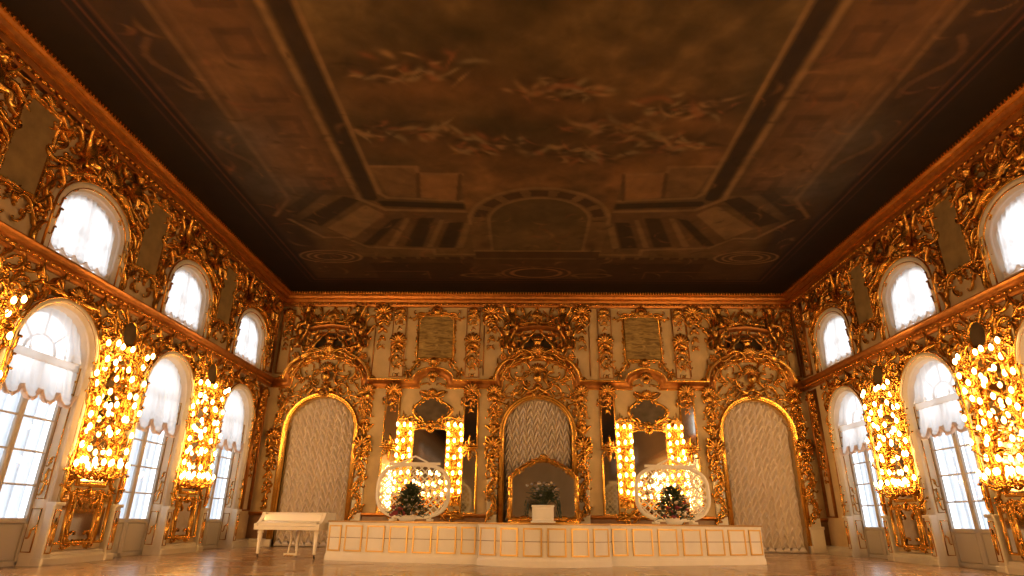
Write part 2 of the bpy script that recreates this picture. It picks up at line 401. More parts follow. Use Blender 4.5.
# carved putto: one continuous body grown on a skeleton
def figure_mesh(name, joints, edges, sub=1):
    me = bpy.data.meshes.new(name)
    me.from_pydata([j[:3] for j in joints], edges, [])
    o = bpy.data.objects.new(name, me); COL.objects.link(o)
    sk = o.modifiers.new('s', 'SKIN'); sk.use_smooth_shade = True
    for i, j in enumerate(joints): me.skin_vertices[0].data[i].radius = (j[3], j[3])
    me.skin_vertices[0].data[0].use_root = True
    sb = o.modifiers.new('d', 'SUBSURF'); sb.levels = sub; sb.render_levels = sub
    dg = bpy.context.evaluated_depsgraph_get(); ev = o.evaluated_get(dg)
    out = bpy.data.meshes.new_from_object(ev); out.name = name
    bpy.data.objects.remove(o); bpy.data.meshes.remove(me)
    out.polygons.foreach_set('use_smooth', [True] * len(out.polygons))
    out.materials.clear(); out.materials.append(M['gold'])
    return out
def putto(pose):
    # units: seated height about 1; x sideways, -y out of the wall
    if pose == 'seated':
        J = [(0, -.12, .10, .13), (0.02, -.13, .28, .14), (.03, -.12, .44, .135), (.03, -.13, .55, .06), (.03, -.17, .70, .13), (.03, -.2, .80, .09),
             (.18, -.12, .47, .065), (.30, -.2, .62, .048), (.36, -.26, .78, .038), (.39, -.28, .86, .04),
             (-.12, -.13, .47, .065), (-.26, -.2, .36, .048), (-.36, -.28, .28, .038), (-.41, -.3, .24, .04),
             (.12, -.2, .06, .10), (.27, -.36, .02, .085), (.32, -.34, -.2, .06), (.38, -.42, -.26, .045),
             (-.1, -.2, .06, .10), (-.18, -.4, .0, .085), (-.1, -.36, -.22, .06), (-.08, -.45, -.28, .045)]
    else:
        J = [(0, -.14, .08, .13), (-.05, -.15, .26, .14), (-.12, -.15, .42, .135), (-.15, -.16, .53, .06), (-.19, -.2, .67, .13), (-.21, -.22, .77, .09),
             (.03, -.14, .47, .065), (.20, -.22, .50, .048), (.36, -.26, .58, .038), (.43, -.27, .62, .04),
             (-.26, -.16, .42, .065), (-.40, -.2, .52, .048), (-.46, -.22, .66, .038), (-.48, -.23, .73, .04),
             (.12, -.2, .02, .10), (.34, -.26, .0, .085), (.54, -.24, -.1, .06), (.64, -.28, -.13, .045),
             (-.06, -.22, .02, .10), (.08, -.4, -.1, .085), (.24, -.34, -.26, .06), (.33, -.4, -.31, .045)]
    Eg = [(0, 1), (1, 2), (2, 3), (3, 4), (4, 5), (2, 6), (6, 7), (7, 8), (8, 9), (2, 10), (10, 11), (11, 12), (12, 13), (0, 14), (14, 15), (15, 16), (16, 17), (0, 18), (18, 19), (19, 20), (20, 21)]
    return figure_mesh('putto', J, Eg)
PUTTO = {k: putto(k) for k in ('seated', 'reclining')}
def add_putto(parent, pose, x, z, w, s, flip=1):
    o = bpy.data.objects.new('cherub', PUTTO[pose]); COL.objects.link(o); o.parent = parent
    o.location = (x, -w, z); o.scale = (s * flip, s, s)
    mb = MB()
    hx, hz = (.03, .72) if pose == 'seated' else (-.19, .69)
    hy = .17 if pose == 'seated' else .2
    rng = random.Random(5)
    for k in range(10):
        a = rng.uniform(0, 2 * PI); mb.blob((hx + .12 * math.cos(a), hy - .03 + rng.uniform(-.05, .05), hz + .07 + .06 * math.sin(a)), (.05, .05, .045), 6, 4)
    mb.blob((hx, hy - .01, hz + .02), (.135, .13, .12), 10, 7); mb.blob((hx, hy + .14, hz - .03), (.025, .035, .035), 6, 4)
    for sg in (-1, 1):
        mb.blob((hx + sg * .05, hy + .125, hz + .01), (.022, .015, .014), 6, 4)
        mb.blob((hx + sg * .135, hy, hz - .02), (.02, .03, .04), 6, 4)
    mb.blob((hx, hy + .12, hz - .085), (.035, .015, .012), 6, 4)
    h = mb.build('curly_hair', 'gold', o)
    return o

# ------------------------------------------------------------------ the setting: shell of the hall
def plane_struct(name, V, F, mat):
    mb = MB(); me_v = np.array(V, float); mb.v.append(me_v); mb.f = F; mb.n = len(V)
    return tag(mb.build(name, mat, smooth=False), None, None, kind='structure')

fl = MB(); fl.box(-HW - .4, HW + .4, -D - .4, -Y0 + .4, -.1, 0)
tag(fl.build('floor', 'floor', smooth=False), None, None, kind='structure')

L_HW, L_SP, L_RI = .84, 3.36, .84       # tall window opening
U_HW, U_Z0, U_SP, U_RI = .81, 5.06, 5.80, .60   # upper window opening

def side_wall(side):
    mb = MB(); N = 20
    def quad(x0, x1, z0, z1):
        if x1 - x0 < 1e-6: return
        mb.add([(x0, 0, z0), (x1, 0, z0), (x1, 0, z1), (x0, 0, z1)], [(0, 1, 2, 3)])
    sg = 1 if side == 'left' else -1
    def u(y): return sg * y
    ys = sorted(SB[side])
    lo, hi = Y0 - .1, D + .1
    def Q(y0, y1, z0, z1):
        a, b = sorted((u(y0), u(y1))); quad(a, b, z0, z1)
    prev = lo
    mid = 4.98
    for c in ys:
        Q(prev, c - L_HW, 0, mid); prev = c + L_HW
        A = arch(L_HW, L_SP, L_RI, N, u(c))
        for i in range(N):
            (xa, za), (xb, zb) = A[i], A[i + 1]
            mb.add([(xa, 0, za), (xb, 0, zb), (xb, 0, mid), (xa, 0, mid)], [(0, 1, 2, 3)])
    Q(prev, hi, 0, mid)
    prev = lo
    for c in ys:
        Q(prev, c - U_HW, mid, H + .1); prev = c + U_HW
        Q(c - U_HW, c + U_HW, mid, U_Z0)
        A = arch(U_HW, U_SP, U_RI, N, u(c))
        for i in range(N):
            (xa, za), (xb, zb) = A[i], A[i + 1]
            mb.add([(xa, 0, za), (xb, 0, zb), (xb, 0, H + .1), (xa, 0, H + .1)], [(0, 1, 2, 3)])
    Q(prev, hi, mid, H + .1)
    o = mb.build('wall_' + side, 'wall', smooth=False)
    o.location, o.rotation_euler[2] = (-HW if side == 'left' else HW, 0, 0), (PI / 2 if side == 'left' else -PI / 2)
    return tag(o, None, None, kind='structure')
for s_ in ('left', 'right'): side_wall(s_)
DOORS = [-6.68, .08, 6.82]; D_HW, D_SP, D_RI = 1.03, 3.34, 1.02
# end wall: closed surface set back in the arched door recesses
def end_wall():
    mb = MB(); N = 24; prev = -HW - .1
    def quad(x0, x1, z0, z1): mb.add([(x0, 0, z0), (x1, 0, z0), (x1, 0, z1), (x0, 0, z1)], [(0, 1, 2, 3)])
    for c in DOORS:
        quad(prev, c - D_HW, 0, H + .1); prev = c + D_HW
        A = arch(D_HW, D_SP, D_RI, N, c)
        for i in range(N):
            mb.add([(A[i][0], 0, A[i][1]), (A[i + 1][0], 0, A[i + 1][1]), (A[i + 1][0], 0, H + .1), (A[i][0], 0, H + .1)], [(0, 1, 2, 3)])
        path = arch_open(D_HW, D_SP, D_RI, 0, N) + np.array([c, 0]); mb.sweep(path, [(0, 0), (0, -.35)], caps=False)
        mb.add([(c - D_HW - .05, .35, 0), (c + D_HW + .05, .35, 0), (c + D_HW + .05, .35, 4.5), (c - D_HW - .05, .35, 4.5)], [(0, 1, 2, 3)])
    quad(prev, HW + .1, 0, H + .1)
    o = mb.build('wall_back', 'wall', smooth=False); o.location = (0, D, 0); return tag(o, None, None, kind='structure')
end_wall()
wf = MB(); wf.box(-HW - .1, HW + .1, 0, .1, 0, H + .1); o = wf.build('wall_front', 'wall', smooth=False); o.location = (0, Y0, 0); tag(o, None, None, kind='structure')

# ------------------------------------------------------------------ painted ceiling
def value_noise(X, Y, f, seed):
    rng = np.random.RandomState(seed); G = rng.rand(64, 64)
    x = X * f; y = Y * f; i = np.floor(x).astype(int); j = np.floor(y).astype(int); a = x - i; b = y - j
    a = a * a * (3 - 2 * a); b = b * b * (3 - 2 * b)
    g = lambda p, q: G[p % 64, q % 64]
    return (g(i, j) * (1 - a) + g(i + 1, j) * a) * (1 - b) + (g(i, j + 1) * (1 - a) + g(i + 1, j + 1) * a) * b
def fbm(X, Y, f, seed, o=5):
    t = 0; w = .5
    for k in range(o): t = t + w * value_noise(X + 7.3 * k, Y - 3.1 * k, f * 2 ** k, seed + k); w *= .5
    return t
def ceiling():
    x0, x1, y0, y1 = -HW - .2, HW + .2, Y0 - .2, D + .2
    nx, ny = 400, 470
    xs = np.linspace(x0, x1, nx); ys = np.concatenate([[y0], np.linspace(5.0, y1, ny - 1)])
    X, Y = np.meshgrid(xs, ys); Xa = np.abs(X)
    Yw = Y; Y = Y * 1.0704
    wob = (fbm(X, Y, 1.2, 3) - .5) * .10
    C = np.zeros((ny, nx, 3))
    def put(mask, col, a=1.):
        mk = (mask * a)[..., None]; C[:] = C * (1 - mk) + np.array(col) * mk
    sm = lambda v, w=.06: np.clip(v / w + .5, 0, 1)
    band = lambda v, a, b, w=.06: sm(v - a, w) * sm(b - v, w)
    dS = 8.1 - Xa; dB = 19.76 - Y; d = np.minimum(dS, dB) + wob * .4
    c1 = fbm(X, Y, .55, 11); c2 = fbm(X + 9, Y, 1.7, 23)
    k = np.clip((c1 - .3) / .4, 0, 1)[..., None]; k2 = np.clip((c2 - .3) / .4, 0, 1)[..., None]
    warm = np.clip(1 - np.abs(Y - 12) / 4.5, 0, 1)[..., None]
    sky = (1 - k) * np.array([.034, .022, .008]) + k * ((1 - warm) * np.array([.072, .046, .016]) + warm * np.array([.125, .058, .017])); sky = sky * (.65 + .6 * k2)
    arch_c = (.060, .034, .012); arch_d = (.024, .011, .004); arch_l = (.112, .066, .024); dark = (.016, .008, .003)
    def poly(P, col, a=1., w=.06):
        """convex polygon, mirrored across the hall's axis"""
        P = np.array(P, float); c = P.mean(0); m = 1.
        for i in range(len(P)):
            p, q = P[i], P[(i + 1) % len(P)]; n = np.array([-(q - p)[1], (q - p)[0]]); n /= np.linalg.norm(n)
            if np.dot(c - p, n) < 0: n = -n
            m = m * sm((Xa - p[0]) * n[0] + (Y - p[1]) * n[1], w)
        put(m, col, a)
    def line(P, wd, col, a=1.):
        for p, q in zip(P[:-1], P[1:]):
            p, q = np.array(p, float), np.array(q, float); t = np.clip(((Xa - p[0]) * (q - p)[0] + (Y - p[1]) * (q - p)[1]) / max(1e-9, ((q - p) ** 2).sum()), 0, 1)
            put(sm(wd - np.hypot(Xa - p[0] - t * (q - p)[0], Y - p[1] - t * (q - p)[1]), .05), col, a)
    C[:] = arch_c
    put(sm(Xa - 4.3) * sm(13 - Y), (.038, .021, .008)); put(sm(Xa - 4.45, .3) * sm(5.9 - Xa, .3) * sm(12.6 - Y), (.070, .034, .012))
    put(sm(Xa - 6.0, .5), (.019, .009, .0035)); put(sm(Y - 16.9), (.034, .016, .006))  # outer flanks coloured darker to paint in the light's falloff towards the side walls
    # receding walls behind the colonnade, and its dark columns
    poly([(1.7, 13.7), (4.3, 13.4), (5.9, 16.2), (2.3, 16.4)], (.058, .030, .011))
    for P in ([(3.72, 14.3), (3.42, 14.2), (4.5, 15.9), (4.85, 15.9)], [(3.0, 14.2), (2.62, 14.2), (3.2, 16.05), (3.68, 15.98)], [(2.28, 14.45), (1.92, 14.45), (2.42, 16.5), (2.86, 16.42)],
              [(4.28, 13.25), (4.62, 13.05), (6.05, 14.35), (5.62, 14.7)], [(4.85, 12.75), (5.12, 12.6), (6.3, 13.8), (6.05, 14.05)]): poly(P, dark, .95)
    for P in ([(3.36, 14.2), (3.22, 14.2), (3.95, 15.95), (4.15, 15.95)], [(2.5, 14.3), (2.38, 14.3), (2.95, 16.2), (3.12, 16.2)], [(1.88, 14.5), (1.72, 14.5), (2.15, 16.5), (2.36, 16.5)],
              [(3.85, 14.0), (4.2, 13.5), (5.5, 14.8), (5.0, 15.5)]): poly(P, arch_l, .8)
    # base ledges in front of the colonnade
    poly([(0, 16.25), (4.9, 15.9), (5.5, 16.2), (5.5, 16.55), (0, 16.75)], (.066, .036, .013)); line([(1.6, 16.55), (2.9, 16.55), (2.9, 16.2), (4.7, 16.05), (5.2, 15.4), (5.75, 15.4), (6.3, 14.3)], .05, arch_l, .8)
    put(band(Y, 16.75, 16.95, .04) * (np.mod(X, .42) < .28) * (Xa < 5.2) * (Xa > 1.7), (.026, .011, .005))
    put(band(Y, 17.2, 18.5, .1) * band(Xa, 1.9, 4.9, .1), (.019, .008, .003)); line([(1.9, 18.55), (3.3, 18.55), (3.3, 17.9), (5.2, 17.9)], .03, (.07, .028, .01), .8)
    # flank: parapet lines, coffers, scrolled brackets
    line([(5.95, 5), (5.95, 13.2), (6.6, 14.1)], .05, (.075, .040, .015)); line([(5.7, 5), (5.7, 12.9)], .03, (.085, .045, .016), .7); line([(6.85, 5), (6.85, 12.0), (7.05, 12.3), (7.05, 16.5)], .04, (.07, .026, .010), .8)
    for yy in np.arange(6.4, 12.4, 1.15):
        put(band(Xa, 4.62, 5.28, .05) * band(Y, yy, yy + .75, .05), (.032, .015, .006), .6); put(band(Xa, 4.78, 5.12, .05) * band(Y, yy + .16, yy + .6, .05), (.085, .040, .014), .6)
    for yy in (7.8, 10.4):
        q = np.linspace(0, 1, 9); line(list(zip(6.35 + .28 * np.sin(q * 5.2) * (1 - .4 * q), yy + 1.5 * q)), .055, (.055, .026, .010), .8)
    for yy in (8.6, 11.2): poly([(4.5, yy), (5.6, yy - .5), (5.7, yy + .5), (4.7, yy + .7)], (.095, .048, .016), .55, .2)
    for (hx, hy, hr) in ((6.0, 12.5, .9), (5.9, 10.6, .8)): put(np.exp(-((Xa - hx) ** 2 + (Y - hy) ** 2) / hr ** 2), (.060, .052, .040), .45)
    # corner cartouches
    r = np.sqrt(((Xa - 5.95) / .8) ** 2 + ((Y - 16.75) / .42) ** 2)
    put(sm(1 - r, .1), (.035, .018, .007)); put(band(r, .5, .6, .06) + band(r, .78, .86, .06) + band(r, 1.05, 1.15, .06), (.13, .070, .025))
    # inner moulded frame
    line([(4.28, 5), (4.28, 13.2), (3.75, 13.75), (1.62, 13.85)], .06, arch_l); line([(4.0, 5), (4.0, 13.1)], .17, dark); line([(3.75, 13.42), (1.6, 13.58)], .14, dark); line([(3.74, 5), (3.74, 12.9), (3.6, 13.12), (1.7, 13.3)], .05, arch_l)
    inner = sm(3.7 - Xa) * sm(11.75 - Y + .0 * X) + sm(2.72 - Xa) * band(Y, 11.7, 12.02) + sm(1.8 - Xa) * band(Y, 11.98, 13.9); inner = np.clip(inner, 0, 1)
    C[:] = C * (1 - inner[..., None]) + sky * inner[..., None]
    poly([(2.72, 11.75), (3.68, 11.72), (3.55, 13.05), (2.85, 13.1)], (.085, .046, .016)); poly([(1.8, 12.02), (2.68, 11.98), (2.8, 13.12), (1.95, 13.25)], (.125, .062, .020))
    line([(3.7, 11.7), (2.7, 11.72), (2.7, 12.0), (1.75, 12.04)], .05, (.12, .066, .024)); line([(2.7, 12.0), (2.86, 13.1)], .04, (.05, .025, .009)); line([(1.78, 12.04), (1.95, 13.25)], .04, (.05, .025, .009))
    # arched pediment with coffers over the middle of the end
    r = np.hypot(X, np.minimum(Y - 14.4, 0)); ring = sm(1.78 - r) * sm(16.3 - Y) * sm(Y - 12.4)
    put(ring, (.075, .042, .015)); put(band(r, 1.70, 1.80, .04) * sm(14.6 - Y), arch_l); put(band(r, 1.22, 1.30, .04) * sm(16.3 - Y), arch_l)
    ang = np.arctan2(X, 14.4 - Y); put(band(r, 1.36, 1.64, .03) * sm(14.4 - Y) * (np.mod(ang + .15, .42) < .27), (.028, .013, .006))
    put(sm(1.22 - r) * sm(16.3 - Y), (.046, .028, .010)); put(sm(1.2 - r, .3) * band(Y, 14.8, 16.2, .4), (.068, .040, .014), .7)
    put(band(Y, 16.3, 16.8, .04) * (Xa < 1.75), (.034, .016, .006)); put(band(Y, 16.25, 16.33, .03) * (Xa < 1.8), arch_l)
    for q in (1.45,): put(np.exp(-(((Xa - q) / .22) ** 2 + ((Y - 15.9) / .3) ** 2)), (.03, .013, .005), .8)
    r = np.sqrt((X / .85) ** 2 + ((Y - 18.0) / .42) ** 2); put(sm(1.2 - r), (.028, .013, .005)); put(band(r, .8, .95, .06) + band(r, 1.15, 1.25, .05) * .6, (.14, .062, .02))
    r = np.sqrt(((Xa - 1.7) / .8) ** 2 + ((Y - 18.2) / .22) ** 2); put(band(r, .6, .8, .1), (.10, .05, .018), .8)
    # soft drifting cloud banks and drapery strokes in the sky field
    rng = np.random.RandomState(4)
    spots = [(-2.6, 10.4, 1.0), (-1.0, 10.9, .85), (.2, 9.1, .8), (1.3, 10.3, .8), (2.5, 9.6, .8), (2.5, 10.8, .85), (-2.3, 8.5, 1.05), (.8, 11.2, .9)]
    for (sx, sy, rr) in spots:
        put(np.exp(-(((X - sx) / (rr * 1.5)) ** 2 + ((Y - sy - .15) / (rr * .6)) ** 2)) * inner, (.020, .011, .004), .85)
        put(np.exp(-(((X - sx - .2) / (rr * 1.5)) ** 2 + ((Y - sy - .55) / (rr * .45)) ** 2)) * inner, (.120, .056, .017), .5)
        for q in range(46):
            a = rng.rand() * 2 * PI; rad = rr * rng.rand() ** .7
            cx, cy = sx + rad * 1.15 * math.cos(a), sy + rad * .42 * math.sin(a); th = rng.uniform(-1.1, 1.1); L = rng.uniform(.08, .34); W = rng.uniform(.03, .10)
            dx, dy = X - cx, Y - cy; p = dx * math.cos(th) + dy * math.sin(th); t = -dx * math.sin(th) + dy * math.cos(th) - rng.uniform(-.4, .4) * p * p / L
            mk = np.exp(-((p / L) ** 2 + (t / W) ** 2) * 1.5) * inner
            put(mk, [(.17, .10, .036), (.026, .013, .005), (.14, .10, .042), (.13, .05, .017), (.018, .010, .004)][q % 5], .8)
    # ornament strokes on the architecture
    for q in range(420):
        cx = rng.uniform(-6.8, 6.8); cy = rng.uniform(7, 18.6)
        if abs(cx) < 3.8 and cy < 14: continue
        th = rng.uniform(-PI, PI); L = rng.uniform(.06, .3); W = rng.uniform(.02, .07)
        dx, dy = X - cx, Y - cy; p = dx * math.cos(th) + dy * math.sin(th); t = -dx * math.sin(th) + dy * math.cos(th) - .9 * p * p / L * .5
        put(np.exp(-((p / L) ** 2 + (t / W) ** 2) * 1.5), [(.12, .06, .02), (.02, .009, .004), (.10, .038, .014)][q % 3], .6)
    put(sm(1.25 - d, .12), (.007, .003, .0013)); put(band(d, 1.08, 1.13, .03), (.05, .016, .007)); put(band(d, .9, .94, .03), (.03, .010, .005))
    C *= (.75 + .5 * fbm(X, Y, 3, 41))[..., None]
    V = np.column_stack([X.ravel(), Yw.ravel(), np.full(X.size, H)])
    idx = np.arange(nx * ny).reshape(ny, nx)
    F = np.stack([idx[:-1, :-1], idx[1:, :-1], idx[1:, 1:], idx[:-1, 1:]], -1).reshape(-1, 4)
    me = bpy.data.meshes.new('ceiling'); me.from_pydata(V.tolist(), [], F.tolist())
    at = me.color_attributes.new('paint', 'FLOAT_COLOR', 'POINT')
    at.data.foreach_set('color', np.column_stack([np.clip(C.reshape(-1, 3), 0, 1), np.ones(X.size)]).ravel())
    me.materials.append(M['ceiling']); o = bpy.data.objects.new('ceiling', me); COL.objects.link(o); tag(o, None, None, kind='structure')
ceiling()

# ------------------------------------------------------------------ cornice, string course, skirting
CORN = [(0, 0), (0, .10), (.06, .12), (.10, .10), (.13, .16), (.20, .18), (.22, .30), (.30, .33), (.34, .40), (.40, .42), (.42, .40), (.42, 0)]
def cornice(name, length, loc, rz):
    t = structure(name, loc, rz)
    mb = MB(); mb.sweep([(-length / 2, H - .42), (length / 2, H - .42)], CORN); mb.build('cornice_moulding', 'gold_red', t, smooth=False)
    mb = MB()
    for (o, w) in ((.115, .155), (.205, .24), (.30, .345), (.39, .425)): mb.sweep([(-length / 2, H - .42), (length / 2, H - .42)], [(o - .012, w - .03), (o - .008, w), (o + .008, w), (o + .012, w - .03)])
    mb.build('fillet_trim', 'gold_plain', t, smooth=False)
    mb = MB(); n = int(length / .085)
    for i in range(n):
        x = -length / 2 + length * (i + .5) / n; mb.box(x - .026, x + .026, .39, .435, H - .085, H - .005)
    mb.build('dentil_trim', 'gold_plain', t, smooth=False)
    mb = MB(); n = int(length / .17)
    for i in range(n):
        x = -length / 2 + length * (i + .5) / n; mb.blob((x, .14, H - .345), (.07, .05, .035), 6, 4)
    mb.build('bead_trim', 'gold', t)
SIDE_LEN = D - Y0
cornice('trim_1', 2 * HW, (0, D, 0), 0)
cornice('trim_2', SIDE_LEN, (-HW, (D + Y0) / 2, 0), PI / 2)
cornice('trim_3', SIDE_LEN, (HW, (D + Y0) / 2, 0), -PI / 2)

STRING = [(-.27, 0), (-.27, .05), (-.22, .07), (-.20, .06), (-.11, .08), (-.09, .13), (-.05, .16), (-.02, .20), (0, .20), (.01, 0)]
MIRR = [-3.25, 3.50]
def string_back():
    P = [(-HW, SC)]
    for c, hw, ri in sorted([(c, 1.36, .93) for c in DOORS] + [(m, .66, .40) for m in MIRR]):
        A = arch(hw, SC, ri, 22, c); P += [(c - hw - .05, SC)] + [tuple(a) for a in A] + [(c + hw + .05, SC)]
    P.append((HW, SC))
    P = [p for i, p in enumerate(P) if i == 0 or abs(p[0] - P[i - 1][0]) + abs(p[1] - P[i - 1][1]) > 1e-4]
    mb = MB(); mb.sweep(P, STRING); t = structure('trim_4', (0, D, 0)); mb.build('string_moulding', 'gold_red', t)
    mb = MB()
    for c in DOORS:
        A = arch(1.36, SC, .93, 30, c); mb.sweep(A, [(-.02, .17), (.03, .22), (.06, .20), (.07, 0)]); mb.sweep(arch(1.14, SC, .71, 30, c), [(0, 0), (0, .10), (.05, .12), (.06, 0)])
    mb.sweep(P, [(-.03, .19), (-.005, .222), (.018, .21), (.022, .17)]); mb.sweep(P, [(-.275, .03), (-.265, .075), (-.245, .075), (-.24, .05)])
    mb.build('arch_fillet_trim', 'gold_plain', t)
string_back()
def string_side(name, side):
    loc, rz = on_wall(side, (D + Y0) / 2); t = structure(name, loc, rz); mb = MB(); mb.sweep([(-SIDE_LEN / 2, SC), (SIDE_LEN / 2, SC)], STRING)
    mb.build('string_moulding', 'gold_red', t, smooth=False)
    mb = MB(); n = int(SIDE_LEN / .14)
    for i in range(n): mb.blob((-SIDE_LEN / 2 + SIDE_LEN * (i + .5) / n, .075, SC - .155), (.055, .03, .03), 6, 4)
    mb.build('bead_trim', 'gold', t)
string_side('trim_5', 'left'); string_side('trim_6', 'right')

def baseboard(name, side, spans):
    loc, rz = on_wall(side, 0); t = structure(name, loc, rz); mb = MB()
    for a, b in spans: mb.sweep([(a, 0), (b, 0)], [(0, 0), (0, .16), (.10, .16), (.14, .13), (.16, .10), (.20, .10), (.22, 0)])
    mb.build('skirting_moulding', 'stone', t, smooth=False)
for side, sg in (('left', 1), ('right', -1)):
    sp = []; prev = D
    for c in SB[side] + [None]:
        e = c + 1.04 if c is not None else Y0
        a, b = sorted((sg * prev, sg * e)); sp.append((a, b)); prev = (c or 0) - 1.04
    baseboard('baseboard_' + side, side, sp)
sp = []; prev = -HW
for c in DOORS: sp.append((prev, c - 1.22)); prev = c + 1.22
sp.append((prev, HW)); baseboard('baseboard_back', 'back', sp)
# dado rail on the end wall
def dado():
    t = structure('trim_7', (0, D, 0))
    mb = MB(); mb2 = MB()
    for a, b in sp:
        mb.sweep([(a, .9), (b, .9)], [(-.05, 0), (-.05, .05), (0, .10), (.05, .10), (.06, 0)]); mb2.box(a, b, .001, .03, .22, .86)
    mb.build('dado_rail', 'gold_red', t, smooth=False); mb2.build('dado_panel', 'dado', t, smooth=False)
dado()

# ------------------------------------------------------------------ windows
SUR = [(0, 0), (0, .02), (.015, .05), (.04, .055), (.06, .10), (.11, .125), (.155, .12), (.175, .09), (.195, .085), (.20, 0)]
def bar(mb, x0, z0, x1, z1, wd, w0=-.255, w1=-.215):
    d = np.array([x1 - x0, z1 - z0]); L = np.linalg.norm(d); mb.sweep([(x0, z0), (x1, z1)], [(-wd / 2, w0), (-wd / 2, w1 - .012), (-wd / 2 + .012, w1), (wd / 2 - .012, w1), (wd / 2, w1 - .012), (wd / 2, w0)])
def lower_window(name):
    t = structure(name)
    P = arch_open(L_HW, L_SP, L_RI, .98)
    mb = MB(); mb.sweep(P, [(o * .85, w) for o, w in SUR]); mb.build('window_surround', 'stone', t)
    mb = MB(); mb.sweep(arch_open(L_HW + .055, L_SP, L_RI + .055, 1.0), [(0, .09), (.006, .108), (.022, .112), (.03, .10)]); mb.sweep(arch_open(L_HW + .14, L_SP, L_RI + .14, 1.0), [(0, .10), (.008, .128), (.024, .128), (.03, .09)])
    mb.build('gilt_bead_trim', 'gold_plain', t)
    mb = MB(); mb.sweep(arch_open(L_HW, L_SP, L_RI, 0), [(0, 0), (-.02, -.04), (-.04, -.20), (-.04, -.27)], caps=False); mb.build('window_reveal', 'stone', t)
    for sg in (-1, 1):
        a, b = sorted((sg * L_HW, sg * (L_HW + .19)))
        mb = MB(); mb.bbox(a, b, 0, .15, .10, .95, .02); mb.bbox(a - .02, b + .02, 0, .18, .94, 1.0, .015); mb.bbox(a - .03, b + .03, 0, .2, 0, .12, .02); mb.build('surround_plinth', 'stone', t, smooth=False)
        mb = MB(); x = sg * (L_HW + .095); mb.sweep(rect(a + .04, b - .04, .2, .86), [(0, .15), (0, .162), (.015, .162), (.02, .15)], closed=True)
        leaf(mb, x, .3, PI / 2, .45, .06, .15, .02); rosette(mb, x, .62, .06, .15); mb.build('gilt_plinth_trim', 'gold', t)
        mb = MB()
        for zz, sz in ((1.16, .13), (1.40, .15), (1.66, .11), (2.80, .13), (3.05, .11), (3.32, .13)):
            scroll(mb, 'S', x, zz, sz, PI / 2, sg, lift=.115, leaves=2, rng=random.Random(3)); leaf(mb, x, zz, PI / 2, sz * 1.6, .035, .11, .02)
        mb.build('gilt_jamb_trim', 'gold', t)
    for sg in (-1, 1):
        mb = MB()
        for z0, z1 in ((.22, .88), (1.06, 3.3)): mb.sweep(rect(.055, .195, z0, z1), [(0, -.004), (0, .012), (.012, .014), (.018, -.004)], closed=True)
        for zz, sz in ((.5, .10), (1.2, .12), (1.42, .13), (1.66, .10), (2.75, .11), (2.98, .12), (3.16, .09)):
            scroll(mb, 'S', .125, zz, sz * .8, PI / 2, 1, lift=.004, leaves=2, rng=random.Random(int(zz * 100)))
        for q in range(len(mb.v)):
            v = mb.v[q]; mb.v[q] = np.column_stack([sg * (L_HW - .028 + v[:, 1]), v[:, 0], v[:, 2]])
        if sg < 0: mb.f = [tuple(reversed(f)) for f in mb.f]
        mb.build('gilt_reveal_trim', 'gold', t)
    g = L_HW - .045; gi = L_RI - .045
    mb = MB(); w0, w1 = -.27, -.21
    mb.sweep(arch_open(g - .05, L_SP, gi - .05, .0), [(0, w0), (0, w1), (.05, w1), (.05, w0)])
    bar(mb, -g, L_SP, g, L_SP, .09, w0, w1 + .02)
    bar(mb, -.032, 0, -.032, L_SP, .06, w0, w1); bar(mb, .032, 0, .032, L_SP, .06, w0, w1)
    bar(mb, -g, .04, g, .04, .08, w0, w1); bar(mb, -g, .70, g, .70, .08, w0, w1)
    mb.build('window_frame', 'window_wood', t, smooth=False)
    mb = MB()
    for k in range(1, 5): bar(mb, -g, .72 + k * .54, g, .72 + k * .54, .032)
    for a in (45, 90, 135): bar(mb, .36 * math.cos(math.radians(a)), L_SP + .36 * math.sin(math.radians(a)), gi * math.cos(math.radians(a)), L_SP + gi * math.sin(math.radians(a)), .03)
    mb.sweep(arch(.36, L_SP, .36, 16), [(-.015, -.255), (-.015, -.22), (.015, -.22), (.015, -.255)])
    mb.build('window_muntin', 'window_wood', t, smooth=False)
    for sg in (-1, 1):
        a, b = sorted((sg * .07, sg * (g - .05))); mb = MB(); a2, b2 = sorted((0, sg * g)); mb.box(a2, b2, -.268, -.25, 0, .70); mb.bbox(a, b, -.252, -.22, .08, .66, .03); mb.build('lower_panel', 'panel_wood', t, smooth=False)
    mb = MB(); pts = [(x, z) for x, z in arch_open(g, L_SP, gi, .68)]
    polyplate(mb, pts, -.246, -.240); mb.build('window_pane', 'glass', t, smooth=False)
    return t
